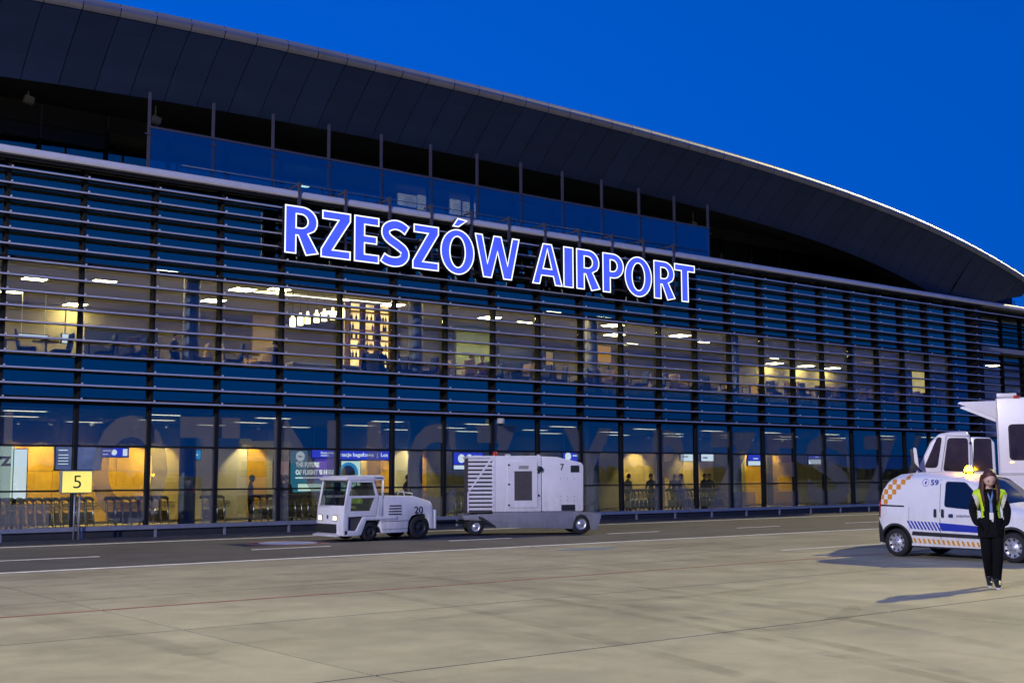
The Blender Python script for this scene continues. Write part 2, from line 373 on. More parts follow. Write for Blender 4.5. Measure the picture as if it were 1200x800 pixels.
for off in (0, 1.55):
    smear([(11.6+off, 13.5), (11.0+off, 10.8), (10.3+off, 8.0), (9.2+off, 5.0)], .24)
    smear([(9.6+off, 15.5), (9.2+off, 12.0), (8.3+off, 8.0), (7.4+off, 5.0)], .22)
    smear([(24, 19.5+off), (18, 18.2+off), (12, 17.6+off), (4, 18.6+off)], .22)
smear([(16, 12.4), (13, 12.0), (10.5, 12.3), (8, 12.1)], .3); smear([(13.5, 9.8), (12, 9.0), (10.4, 8.8)], .25)
sp_ = random.Random(11)
for k in range(26):
    x, y, r0 = sp_.uniform(3, 26), sp_.uniform(6, 22), sp_.uniform(.04, .22); n = 14; m = MB()
    m.add([(x, y, .0032)]+[(x+r0*(1+.35*math.sin(3*a+k))*math.cos(a), y+r0*(1+.3*math.cos(2*a+k))*math.sin(a), .0032) for a in [2*math.pi*q/n for q in range(n)]], [(0, q+1, (q+1) % n+1) for q in range(n)]); struct('oil_spot', m, 'rubber_mark')
# trees across the airfield (only the facade glass sees them)
mat('foliage_far', (.035, .05, .025), .9, var=.4, scale=.4)
tr = MB()
for k in range(1500):
    x = -420+k*.7+rnd.uniform(-1, 1); h = 2.6+1.3*math.sin(k*.013)+.8*math.sin(k*.047)+rnd.random()*1.4; y = -210+rnd.uniform(-6, 6); w = rnd.uniform(.7, 1.6)
    tr.sphere((x, y, h-w*.8), (w, w, w*1.1), 6); tr.box(x-.9, x+.9, y-.5, y+.5, -.3, h-w)
tag(tr.build('distant_treeline', 'foliage_far', None), 'dark row of trees far across the airfield', 'trees', kind='stuff')


# ------------------------------------------------------------------ terminal building
T = thing('airport_terminal', (30, 34.75, 0), 'long glass airport terminal with louvred facade and dark arched roof', 'terminal')
K0, K1 = -3, 23                                  # bays of the main front
ROWZ = [10.307-.4276*i for i in range(16)]       # louvre heights
ZT1, ZT2, ZB, ZTOP = 2.60, 1.33, .30, 3.78       # ground floor transoms, sill, head
ZV0, ZV1 = 5.22, 7.86                            # vision band of the upper floor
# ground floor curtain wall
fr = MB()
xa, xb = MU(K0), MU(K1)+.6
for z, h, d in ((ZT1, .055, .06), (ZT2, .05, .06)): fr.box(xa, xb, GY-d, GY+.05, z-h/2, z+h/2)
fr.box(xa, xb, GY-.10, GY+.10, ZB-.16, ZB); fr.box(xa, xb, GY-.12, GY+.10, ZTOP, 3.90)
gcw = fr.build('ground_curtain_wall', 'dark_frame', T)
pl = box(xa, xb, GY-.14, GY+.2, 0, ZB-.16).build('plinth', 'plinth', T)
mul_me = MB().box(-.055, .055, -.10, .09, ZB, ZTOP).mesh('mullion', 'dark_frame')
for k in range(K0, K1+1): link('mullion', mul_me, gcw, (MU(k), GY, 0))
def pane(name, w, z0, z1, m): return MB().box(.055, w-.055, -.012, .012, z0, z1).mesh(name, m)
gp = [pane('glass_pane', GW, ZB, ZT2-.025, 'clear_glass'), pane('glass_pane', GW, ZT2+.025, ZT1-.0275, 'clear_glass'), pane('glass_pane', GW, ZT1+.0275, ZTOP, 'tint_glass')]
for k in range(K0, K1):
    for me in gp: link('glass_pane', me, gcw, (MU(k), GY, 0))
# frosted film letters on the ground floor glass
FILM = [('L', 9.3, 10.94), ('O', 12.1, 14.35), ('T', 14.72, 16.67), ('N', 17.84, 20.32), ('I', 21.31, 21.84), ('C', 22.9, 24.95), ('Z', 25.75, 27.7), ('Y', 29.98, 32.5),
        ('R', 34.8, 37.2), ('Z', 38.04, 41.1), ('E', 41.8, 43.96), ('S', 44.57, 47.75), ('Z', 48.74, 51.6), ('Ó', 52.0, 54.6), ('W', 55, 58.5)]
for ch, a, b in FILM:
    place_text('film_letter', ch, 'film', gcw, (a, GY-.017, ZB+.03), b-a, 3.2 if ch != 'Ó' else 3.4, .03, .002)
# upper curtain wall
fr = MB()
fr.box(xa, xb, GY-.05, GY+.06, 10.62, 10.80); fr.box(xa, xb, GY-.05, GY+.06, ZV0-.05, ZV0+.02); fr.box(xa, xb, GY-.05, GY+.06, ZV1-.03, ZV1+.05); fr.box(xa, xb, GY-.05, GY+.30, 3.90, 3.99)
for k in range(K0, K1+1): fr.box(MU(k)-.045, MU(k)+.045, GY-.06, GY+.06, 3.99, 10.62)
ucw = fr.build('upper_curtain_wall', 'dark_frame', T)
vis = pane('glass_pane', GW, ZV0+.02, ZV1-.03, 'clear_glass'); ups = pane('glass_pane', GW, ZV1+.05, 10.62, 'spandrel_glass')
los = pane('glass_pane', GW, 3.99, ZV0-.05, 'spandrel_glass'); loc_ = pane('glass_pane', GW, 3.99, ZV0-.05, 'tint_glass')
for k in range(K0, K1):
    link('glass_pane', vis, ucw, (MU(k), GY, 0)); link('glass_pane', ups, ucw, (MU(k), GY, 0))
    link('glass_pane', los if k < 10 else loc_, ucw, (MU(k), GY, 0))
sb = MB().box(xa, xb, GY+.18, GY+.26, ZV1+.12, 10.6); sb.box(xa, MU(10), GY+.18, GY+.26, 4.0, ZV0-.06)
sb.build('spandrel_backing', 'spandrel_back', T)
# sun screen: fins with small studs, louvres two bays long
fin = MB().box(-.04, .04, GY-.20, GY-.06, 3.86, 10.66)
for z in ROWZ: fin.box(-.022, .022, LY+.005, LY+.05, z+.016, z+.065, 1)
fin_me = fin.mesh('fin', ['dark_frame', 'alu_light'], off=(0, 0, 0))
scr = box(xa, xb, LY+.02, LY+.10, 10.56, 10.66).build('sun_screen', 'dark_frame', T)
for k in range(K0, K1+1): link('fin', fin_me, scr, (MU(k), 0, 0))
lou_ = MB().prism([(LY+.03, .004), (LY+.385, .0), (LY+.385, -.012), (LY+.03, -.020)], .006, 2*GW-.006, 'x', 0)
lou_.prism([(LY, -.030), (LY+.008, .016), (LY+.03, .020), (LY+.03, -.034)], .006, 2*GW-.006, 'x', 1)
lou = lou_.mesh('louvre', ['slat_shade', 'alu_slat'])
for k in range(K0+1, K1, 2):
    for z in ROWZ: link('louvre', lou, scr, (MU(k), 0, z))
# cornice
co = MB().prism([(LY-.16, 10.73), (LY-.13, 10.66), (LY+.3, 10.64), (LY+.6, 10.7), (LY+.6, 10.9), (LY-.02, 10.91), (LY-.12, 10.87)], xa, MU(K1)+16, 'x').build('cornice', 'alu_light', T, .02)
# wing behind the corner: a set back front with its own louvres
wing = MB(); X0, X1, WY = MU(K1)+.6, MU(K1)+16, 35.9
wing.box(MU(K1)+.02, X0, GY-.3, WY+.2, 0, 10.62)
for z in (3.9, ZV0, ZV1, 10.6): wing.box(X0, X1, WY-.08, WY+.1, z-.06, z+.06)
for k in range(8): wing.box(X0+GW*k-.05+.2, X0+GW*k+.05+.2, WY-.12, WY+.09, 0, 10.62)
wg = wing.build('side_wing', 'dark_frame', T)
for k in range(7):
    for z0, z1, m in ((.1, 3.84, 'tint_glass'), (3.96, ZV0-.06, 'tint_glass'), (ZV0+.06, ZV1-.06, 'clear_glass'), (ZV1+.06, 10.54, 'tint_glass')):
        box(X0+GW*k+.25, X0+GW*(k+1)+.15, WY-.01, WY+.01, z0, z1).build('glass_pane', m, wg)
for i, z in enumerate(ROWZ):
    if i == 0: box(X0-.5, X1, LY+.0, LY+.06, z-.02, z+.02).build('louvre', 'alu_slat', wg)
    else: MB().prism([(WY-.55, -.02+z+.2), (WY-.54, z+.21), (WY-.15, z+.2), (WY-.15, z+.185)], X0+.1, X1, 'x').build('louvre', 'dark_frame', wg)
# slabs, ceilings and inner walls
mat('white_ceiling', (.36, .34, .35), .8, var=.04); mat('terrazzo', (.34, .31, .26), .35, var=.15, scale=6); mat('inner_wall', (.34, .31, .28), .7, var=.08, scale=1); mat('lounge_wall', (.30, .26, .15), .7, var=.12, scale=.6)
mat('ochre_wood', (.52, .29, .035), .5, var=.16, scale=2.5, objvar=.08); mat('grey_panel', (.42, .40, .40), .6, var=.06, objvar=.05); mat('olive_panel', (.20, .18, .10), .6, var=.1, objvar=.06); mat('beige_panel', (.50, .38, .20), .6, var=.08, objvar=.05)
mat('dark_panel', (.06, .055, .05), .6, var=.15)
XL, XR = MU(K0)-.2, X1
box(XL, XR, GY+.25, 60, -.1, .02).build('ground_floor_slab', 'terrazzo', T)
box(XL, XR, GY+.22, 60, 3.70, 4.38).build('first_floor_slab', 'white_ceiling', T)
box(XL, XR, GY+.3, 58, 8.35, 8.6).build('upper_ceiling', 'white_ceiling', T)
box(XL, XR, GY+.1, 60, 10.62, 10.86).build('balcony_slab', 'plinth', T)
box(XL-.3, XL, GY, 60, 0, 13).build('end_wall', 'inner_wall', T)
box(XR, XR+.3, 36, 60, 0, 10.6).build('end_wall', 'inner_wall', T)
bw = box(XL, XR, 44.1, 44.3, .02, 3.7).build('hall_wall', 'inner_wall', T)
# panelled back wall of the hall, two rows of boards
SEC = [(-60, 172, 'ochre_wood'), (172, 214, 'beige_panel'), (214, 256, 'grey_panel'), (256, 290, 'grey_panel'), (290, 313, 'ochre_wood'), (313, 340, 'grey_panel'), (340, 398, 'dark_panel'), (398, 430, 'beige_panel'),
       (430, 459, 'ochre_wood'), (459, 484, 'grey_panel'), (484, 500, 'ochre_wood'), (500, 532, 'olive_panel'), (532, 690, 'olive_panel'), (690, 730, 'olive_panel'), (730, 800, 'beige_panel'), (800, 836, 'beige_panel'), (836, 874, 'olive_panel'),
       (874, 892, 'ochre_wood'), (892, 906, 'dark_panel'), (906, 928, 'ochre_wood'), (928, 1000, 'olive_panel'), (1000, 1200, 'grey_panel')]
for a, b, m in SEC:
    xa_, xb_ = H(a, 550, 44)[0], H(b, 550, 44)[0]; n = max(1, round((xb_-xa_)/1.25)); w = (xb_-xa_)/n
    for i in range(n):
        for z0, z1 in ((.12, 1.93), (1.945, 3.66)):
            box(xa_+w*i+.006, xa_+w*(i+1)-.006, 44.02, 44.08, z0, z1).build('wall_panel', m, bw, .004, 1)
uw = box(XL, XR, 47.0, 47.2, 4.38, 8.35).build('upper_hall_wall', 'lounge_wall', T)
# columns behind the glass
mat('column_blue', (.24, .24, .26), .45, var=.1)
for k in (0, 3, 7, 11, 15, 19):
    MB().lathe([(.02, .26), (3.7, .26)], (MU(k)-.32, GY+1.3, 0), 'z', 20).build('column', 'column_blue', T)
    MB().lathe([(4.38, .26), (8.35, .26)], (MU(k)-.32, GY+1.3, 0), 'z', 20).build('column', 'column_blue', T)
# balcony: glass screen with posts, set back dark front with a band of windows
BZ = 12.25; PX0, PN, PP = 13.45, 12, 2.068
rail = MB().box(PX0-.04, PX0+PN*PP+.04, 34.58, 34.63, BZ-.03, BZ+.03).build('glass_screen', 'post_steel', T)
for k in range(PN+1):
    x = PX0+k*PP
    def zi(u): t = (u-30)/20; return -.3024*t**4-.2691*t**3-.4261*t**2-.1778*t+13.3742
    p_ = MB().box(x-.035, x+.035, 34.63, 34.72, 10.88, zi(x)+.1)
    p_.box(x-.14, x+.14, 34.60, 34.64, BZ-.24, BZ-.20)
    p_.build('post', 'post_steel', rail)
sg = MB().box(.04, PP-.04, 34.60, 34.62, 10.92, BZ-.03).mesh('glass_panel', 'balustrade_glass')
for k in range(PN): link('glass_panel', sg, rail, (PX0+k*PP, 0, 0))
hr = MB()
for x in (PX0+3.2,): hr.tube([(PX0+1, 34.5, 11.2), (PX0+PN*PP, 34.5, 11.2)], .014, 6)
hr.build('handrail', 'post_steel', rail)
BY = 38.6
bf = MB().box(XL, 13.5, BY-.1, BY+.1, 12.42, 14.6).box(13.5, MU(K1)-2, BY-.1, BY+.1, 13.05, 14.6)
bf.box(XL, 13.5, BY-.14, BY-.1, 12.84, 12.87, 1)
balc = bf.build('balcony_front', ['black_panel', 'dark_frame'], T)
bx = XL
while bx < MU(K1)-4:
    w = 2.14
    zt_ = 12.42 if bx < 12.5 else 13.05
    box(bx+.05, bx+w-.05, BY-.02, BY+.02, 10.9, zt_).build('glass_pane', 'tint_glass', balc)
    box(bx-.03, bx+.03, BY-.16, BY-.1, zt_, 13.5).build('cover_strip', 'post_steel', balc)
    box(bx-.06, bx+.05, BY-.1, BY+.05, 10.86, zt_).build('mullion', 'dark_frame', balc)
    bx += w
MB().box(XL, MU(K1)-2, 43, 43.1, 10.86, 14).box(XL, MU(K1)-2, BY+.12, 43, 13.3, 13.4).build('balcony_room', 'dark_panel', T)
box(XL, MU(K1)-4.4, 34.95, BY-.1, 13.55, 13.6).build('balcony_ceiling', 'black_panel', T)
emit('lit_room', (.95, .58, .36), 3.5, .3, 1.5); emit('small_lamp', (1, .85, .55), 18)
for a, b, y0, y1 in ((467, 488, 226, 243), (490, 502, 228, 247), (528, 540, 233, 252), (543, 558, 236, 255), (173, 204, 168, 186), (116, 133, 176, 190)):
    q0, q1 = H(a, y0, 40.5), H(b, y1, 40.5); box(q0[0], q1[0], 40.5, 40.56, q1[1], q0[1]).build('lit_window', 'lit_room' if a > 200 else 'grey_panel', T)
for x_, y_ in ((399, 204), (357, 219), (591, 237), (297, 186), (672, 240)):
    q0 = H(x_, y_, 40); box(q0[0]-.16, q0[0]+.16, 39.9, 40.1, q0[1], q0[1]+.05).build('recess_lamp', 'small_lamp', T)

# ------------------------------------------------------------------ roof
def ze(u): t = (u-30)/20; return -.1542*t**4-.1344*t**3-.4863*t**2-.2506*t+15.4393
def zin(u):
    if u < 56: return zi(u)
    return max(zi(56)-(u-56)*.30, 9.8)
RX0, RX1, RW = 2.25, 63.2, 1.07
us = [RX0+RW*i for i in range(int((RX1-RX0)/RW)+1)]
EY, IY = 33.0, 35.0
nose = [(EY+.22+.22*math.sin(a), .22*math.cos(a)-.22) for a in [R(20), R(0), R(-25), R(-50), R(-75), R(-100), R(-125), R(-150)]]
def inner(u):
    "lower edge of the sloping soffit; past u=57 the end of the roof is cut back to the eave corner"
    c = max(0, (u-57.5)/(RX1-57.5)); z = zin(u); y = IY
    return (y*(1-c)+(EY+.35)*c, z*(1-c)+(ze(u)-.55)*c)
dk = MB()
for i in range(len(us)-1):
    a, b = us[i], us[i+1]
    def ring(u):
        iy, iz = inner(u); z = ze(u)
        return [(u, EY+.3, z-.06), (u, 38, z+.12), (u, 50, z+.25), (u, 62, z-.2), (u, 62, z-.6), (u, max(38, iy), max(z-1.2, 11.0)), (u, iy+.06, iz+.12), (u, EY+.3, z-.36)]
    ra, rb = ring(a), ring(b); n = len(ra)
    dk.add(ra+rb, [(j, (j+1) % n, (j+1) % n+n, j+n) for j in range(n)])
    if i == 0: dk.add(ra, [tuple(range(n))])
    if i == len(us)-2: dk.add(rb, [tuple(range(n))])
roof = dk.build('roof', 'black_panel', T)
for i in range(len(us)-1):
    a, b = us[i]+.012, us[i+1]-.012
    m = MB(); n = len(nose)
    m.add([(a, y, ze(a)+z) for y, z in nose]+[(b, y, ze(b)+z) for y, z in nose], [(j, j+1, j+1+n, j+n) for j in range(n-1)], 0, True)
    m.build('fascia_segment', 'fascia_metal', roof)
    m = MB(); g = []
    for u in (a, b):
        iy, iz = inner(u); z = ze(u)
        y0, z0 = EY+.16, z-.43
        g += [(u, y0, z0), (u, y0+(iy-y0)*.35, z0+(iz-z0)*.30), (u, y0+(iy-y0)*.7, z0+(iz-z0)*.66), (u, iy, iz), (u, iy+.05, iz+.05), (u, y0, z0+.04)]
    m.add(g, [(j, (j+1) % 6, (j+1) % 6+6, j+6) for j in range(6)]+[(0, 5, 4, 3, 2, 1), (6, 7, 8, 9, 10, 11)], 0)
    m.build('soffit_panel', 'roof_metal', roof)
# standing on the roof of the wing: a small plant housing
mat('unit_navy', (.010, .022, .06), .8, spec=.1)
ph = thing('rooftop_unit', (MU(K1)+7, 40, 10.9), 'dark blue boxy rooftop plant unit behind the terminal cornice by the roof tip', 'roof unit')
xq, zq = H(1143, 350, 39.5); xr_, zr = H(1186, 348, 39.5)
box(xq, xr_, 39.5, 42, 10.88, zr+.0).build('housing', 'unit_navy', ph)
box(xr_+.25, xr_+.30, 39.5, 39.55, 10.88, zr-.25).build('guard_post', 'post_steel', ph); box(xr_, xr_+.30, 39.5, 39.55, zr-.3, zr-.25).build('guard_rail', 'post_steel', ph)
# flood lamps hanging in the recess, camera dome under the louvres
mat('lamp_grey', (.25, .25, .25), .5); mat('cream_plastic', (.62, .58, .52), .5)
for px, py, Y, lab in ((33, 116, 37.5, 'small grey floodlight in the open dark recess left of the glass screen'), (182, 140, 36.5, 'small grey floodlight behind the first post of the glass screen'), (812, 262, 37, 'small grey floodlight past the last panes of the glass screen')):
    x, z = H(px, py, Y); l = thing('wall_floodlight', (x, Y, z), lab, 'floodlight', 'floodlights under the roof recess')
    MB().prism([(-.16, -.1), (.14, -.16), (.18, .04), (-.1, .12)], Y-.1, Y+.1, 'y').build('housing', 'lamp_grey', l, org=(0, 0, 0)).location = (0, -Y, 0)
    box(x-.02, x+.02, Y-.02, Y+.02, z+.05, 13.56).build('hanger', 'lamp_grey', l)
x, z = H(587, 494, 34.4); d = thing('camera_dome', (x, 34.4, z), 'small white security camera dome under the lowest louvre', 'camera')
MB().lathe([(.12, .0), (.12, .13), (-.05, .15), (-.07, .11)], (x, 34.4, z), 'z', 16).build('housing', 'cream_plastic', d)
MB().sphere((x, 34.4, z-.06), .10, 12).build('dome', 'dark_frame', d)
box(x-.03, x+.03, 34.37, 34.74, z+.1, z+.15).build('bracket', 'dark_frame', d)

# ------------------------------------------------------------------ guard rail in front of the glass
mat('galv', (.34, .35, .40), .5, .5, var=.15)
gr = thing('guard_rail', (30, 33.85, 0), 'low galvanised guard rail along the foot of the terminal glass', 'guard rail')
MB().prism([(33.80, .23), (33.80, .33), (33.84, .35), (33.88, .33), (33.88, .23)], xa, MU(K1)+.5, 'x').build('rail', 'galv', gr)
pm = MB().box(-.03, .03, 33.83, 33.89, 0, .27).mesh('post', 'galv')
for k in range(K0, K1+1): link('post', pm, gr, (MU(k)-.05, 0, 0))

# ------------------------------------------------------------------ illuminated letters
mat('sign_can', (.012, .014, .03), .4); emit('sign_blue', (.066, .11, 1.0), 1.12, .16, 1.3); emit('sign_white', (.86, .90, 1.0), 1.5)
def offset(c, d):
    "push a closed outline inwards by d (outline runs counter-clockwise)"
    n = len(c); out = []
    for i in range(n):
        p0, p1, p2 = [np.array(c[(i+j) % n], float) for j in (-1, 0, 1)]
        a = p1-p0; b = p2-p1; a /= np.linalg.norm(a)+1e-9; b /= np.linalg.norm(b)+1e-9
        na, nb = np.array([-a[1], a[0]]), np.array([-b[1], b[0]]); m = na+nb; l = np.linalg.norm(m); m = m/l if l > 1e-6 else na
        k = d/max(.45, float(m@na)); out.append(tuple(p1+m*k))
    return out
def ccw(c):
    a = sum(c[i][0]*c[(i+1) % len(c)][1]-c[(i+1) % len(c)][0]*c[i][1] for i in range(len(c)))
    return c if a > 0 else c[::-1]
def arc(cx, cy, rx, ry, a0, a1, n=14): return [(cx+rx*math.cos(R(a0+(a1-a0)*i/n)), cy+ry*math.sin(R(a0+(a1-a0)*i/n))) for i in range(n+1)]
def glyph(ch, w):
    s = .268
    if ch == 'I': return [[(0, 0), (w, 0), (w, 1), (0, 1)]], []
    if ch == 'Z': return [[(0, 0), (w, 0), (w, .19), (.42*w, .19), (w, .82), (w, 1), (.03, 1), (.03, .81), (.56*w, .81), (0, .18)]], []
    if ch == 'E': return [[(0, 0), (w, 0), (w, .19), (s, .19), (s, .41), (.92*w, .41), (.92*w, .59), (s, .59), (s, .81), (w, .81), (w, 1), (0, 1)]], []
    if ch == 'T': return [[(w/2-s/2, 0), (w/2+s/2, 0), (w/2+s/2, .81), (w, .81), (w, 1), (0, 1), (0, .81), (w/2-s/2, .81)]], []
    if ch == 'W':
        k = w/1.32; return [[(q[0]*k, q[1]) for q in [(.24, 0), (.49, 0), (.66, .60), (.83, 0), (1.08, 0), (1.32, 1), (1.095, 1), (.955, .36), (.775, 1), (.545, 1), (.365, .36), (.225, 1), (0, 1)]]], []
    if ch == 'A':
        k = w/.955; return [[(q[0]*k, q[1]) for q in [(0, 0), (.24, 0), (.30, .21), (.655, .21), (.715, 0), (.955, 0), (.62, 1), (.335, 1)]]], [[(q[0]*k, q[1]) for q in [(.355, .40), (.60, .40), (.478, .84)]]]
    if ch in 'OÓ':
        o_ = [arc(w/2, .5, w/2, .52, 0, 360, 36)[:-1]]
        if ch == 'Ó': o_.append([(.34*w, 1.07), (.53*w, 1.07), (.80*w, 1.25), (.50*w, 1.28)])
        return o_, [arc(w/2, .5, w/2-s, .345, 0, 360, 30)[:-1]]
    if ch in 'RP':
        b = w*.50; rx = (w-b)*(.94 if ch == 'R' else 1.0)
        hole = [(s, .555), (b-.02, .555)]+arc(b-.02, .69, rx-s+.05, .135, -90, 90, 12)[1:-1]+[(b-.02, .825), (s, .825)]
        if ch == 'P': return [[(0, 0), (s, 0), (s, .37), (b, .37)]+arc(b, .685, rx, .315, -90, 90, 16)[1:]+[(0, 1)]], [hole]
        return [[(0, 0), (s, 0), (s, .38), (.30, .38), (.56*w+.05, -.02), (w+.01, .05), (.70*w, .435)]+arc(b, .69, rx, .31, -38, 90, 14)+[(0, 1)]], [hole]
    if ch == 'S':
        ctl = [(.93*w, .80), (.72*w, .885), (.46*w, .905), (.20*w, .82), (.165*w, .68), (.30*w, .575), (.60*w, .465), (.82*w, .36), (.855*w, .24), (.70*w, .125), (.44*w, .09), (.20*w, .115), (.04*w, .175)]
        pts = []
        for i in range(len(ctl)-1):
            p0, p1, p2, p3 = [np.array(ctl[min(max(i+j, 0), len(ctl)-1)]) for j in (-1, 0, 1, 2)]
            for t in (0, .33, .66): pts.append(.5*((2*p1)+(-p0+p2)*t+(2*p0-5*p1+4*p2-p3)*t*t+(-p0+3*p1-3*p2+p3)*t**3))
        pts.append(np.array(ctl[-1])); l, r_ = [], []
        for i, q in enumerate(pts):
            d = pts[min(i+1, len(pts)-1)]-pts[max(i-1, 0)]; d = d/np.linalg.norm(d); nrm = np.array([-d[1], d[0]])*.112
            l.append(tuple(q+nrm)); r_.append(tuple(q-nrm))
        return [l+r_[::-1]], []
SG = thing('illuminated_sign', (27, 34.0, 8.7), 'glowing blue and white RZESZÓW AIRPORT letters mounted across the louvres', 'sign')
SZ, SH, SY = 8.77, 1.56, 33.92
LET = [('R', 17.68, 18.9), ('Z', 18.98, 20.1), ('E', 20.23, 21.2), ('S', 21.28, 22.4), ('Z', 22.54, 23.64), ('Ó', 23.71, 25.18), ('W', 25.2, 27.25), ('A', 27.84, 29.32), ('I', 29.37, 29.87), ('R', 30.02, 31.24), ('P', 31.38, 32.51), ('O', 32.56, 34.06), ('R', 34.17, 35.39), ('T', 35.36, 36.57)]
for ch, a, b in LET:
    w = (b-a)/SH; outs, holes = glyph(ch, w)
    sc = lambda c: [(q[0]*SH, q[1]*SH) for q in c]
    outs = [sc(ccw(c)) for c in outs]; holes = [sc(ccw(c)) for c in holes]
    t1, t2 = .040, .047
    can = link('letter', curve_mesh('letter', outs+holes, 'sign_can', .17), SG, (a, SY+.02, SZ))
    ol = []
    for c in outs: ol += [c, offset(c, t1)]
    for c in holes: ol += [offset(c, -t1), c]
    link('outline', curve_mesh('outline', ol, 'sign_white', .014), can, (a, SY, SZ))
    fc = [offset(c, t2) for c in outs]+[offset(c, -t2) for c in holes]
    link('face', curve_mesh('face', fc, 'sign_blue', .010), can, (a, SY+.006, SZ))
for x in [18.3+1.727*i for i in range(11)]:
    box(x-.045, x+.045, SY+.20, SY+.28, 8.75, 11.18).build('support_pole', 'post_steel', SG)
    box(x-.03, x+.03, SY+.28, 34.60, 11.06, 11.12).build('tie_bar', 'post_steel', SG)
for z in (9.0, 9.75): box(17.6, 36.6, SY+.20, SY+.25, z-.025, z+.025).build('frame_rail', 'dark_frame', SG)

# ------------------------------------------------------------------ apron flood light mast (out of the picture, to the left)
mat('mast_steel', (.4, .41, .42), .5, .6); emit('flood_lens', (1, .90, .86), 30)
FM = thing('floodlight_mast', (-42, 2, 0), 'tall steel mast with four lit floodlights standing beside the apron', 'light mast')
MB().tube([(-42, 2, 0), (-42, 2, 23)], [.32, .16], 16).build('pole', 'mast_steel', FM)
box(-42.2, -41.4, -.2, 4.2, 22.6, 22.9).build('head_frame', 'mast_steel', FM)
for y in (.2, 1.4, 2.6, 3.8):
    h = MB().prism([(-41.9, 22.0), (-41.25, 22.05), (-41.1, 22.6), (-41.9, 22.75)], y-.35, y+.35, 'y').build('lamp_head', 'mast_steel', FM)
    MB().add([(-41.20, y-.3, 22.07), (-41.20, y+.3, 22.07), (-41.06, y+.3, 22.55), (-41.06, y-.3, 22.55)], [(0, 1, 2, 3)]).build('lens', 'flood_lens', h)
fl = bpy.data.lights.new('flood', 'SPOT'); fl.energy = 118000; fl.color = (.96, .90, 1.0); fl.spot_size = R(130); fl.spot_blend = .6; fl.shadow_soft_size = .6
fo = bpy.data.objects.new('flood', fl); COL.objects.link(fo); fo.parent = FM
fo.location = (1.4, 0, 22.2); fo.rotation_euler = Vector((-62, -22, 18)).to_track_quat('Z', 'Y').to_euler()

# ------------------------------------------------------------------ people
mat('skin', (.50, .30, .22), .5, var=.06, scale=8); mat('skin_pale', (.60, .40, .33), .5, var=.05, scale=8); mat('lips', (.35, .12, .10), .5); mat('eye_dark', (.03, .02, .02), .3)
mat('black_cloth', (.006, .006, .008), .9, var=.3, scale=14, bump=.3, spec=.12); mat('dark_trouser', (.005, .005, .007), .9, var=.3, scale=10, bump=.2, spec=.1)
mat('navy_cloth', (.02, .025, .05), .85, var=.2, scale=10); mat('brown_cloth', (.10, .05, .03), .85, var=.2, scale=10); mat('maroon_cloth', (.09, .02, .02), .85, var=.2, scale=10); mat('grey_cloth', (.15, .15, .16), .85, var=.2, scale=10)
mat('hair_auburn', (.07, .022, .012), .55, var=.4, scale=20, bump=.4, bscale=60); mat('hair_dark', (.015, .01, .008), .6, var=.3, scale=20); mat('hair_grey', (.25, .24, .22), .6, var=.2, scale=20)
mat('shoe_black', (.012, .012, .014), .5); mat('sole_white', (.62, .60, .56), .6)
mat('hivis', (.55, .80, .02), .7, var=.1, scale=12); mat('reflective', (.62, .58, .54), .35, var=.08, scale=12); mat('lanyard_blue', (.14, .22, .42), .6); mat('badge_white', (.75, .74, .70), .4)
def pose_default():
    return dict(pelvis=(0, 0, .95), waist=(0, 0, 1.09), chest=(0, -.005, 1.27), upper=(0, .0, 1.40), neck=(0, .0, 1.485), nape=(0, -.012, 1.55),
        sl=(.165, .005, 1.405), el=(.235, .03, 1.13), wl=(.225, -.05, .90), hl=(.215, -.08, .82), sr=(-.165, .005, 1.405), er=(-.235, .03, 1.13), wr=(-.225, -.05, .90), hr=(-.215, -.08, .82),
        pl=(.095, 0, .88), kl=(.10, -.02, .50), al=(.10, .02, .10), tl=(.115, -.13, .045), pr=(-.095, 0, .88), kr=(-.10, -.02, .50), ar=(-.10, .02, .10), tr=(-.115, -.13, .045))
RAD = dict(pelvis=(.155, .115), waist=(.135, .10), chest=(.15, .112), upper=(.12, .09), neck=(.052, .055), nape=(.05, .055), sl=.066, el=.050, wl=.038, hl=.034, sr=.066, er=.050, wr=.038, hr=.034,
           pl=(.095, .10), kl=.066, al=.045, tl=.040, pr=(.095, .10), kr=.066, ar=.045, tr=.040)
BON = [('pelvis', 'waist'), ('waist', 'chest'), ('chest', 'upper'), ('upper', 'neck'), ('neck', 'nape'), ('upper', 'sl'), ('sl', 'el'), ('el', 'wl'), ('wl', 'hl'), ('upper', 'sr'), ('sr', 'er'), ('er', 'wr'), ('wr', 'hr'),
       ('pelvis', 'pl'), ('pl', 'kl'), ('kl', 'al'), ('al', 'tl'), ('pelvis', 'pr'), ('pr', 'kr'), ('kr', 'ar'), ('ar', 'tr')]
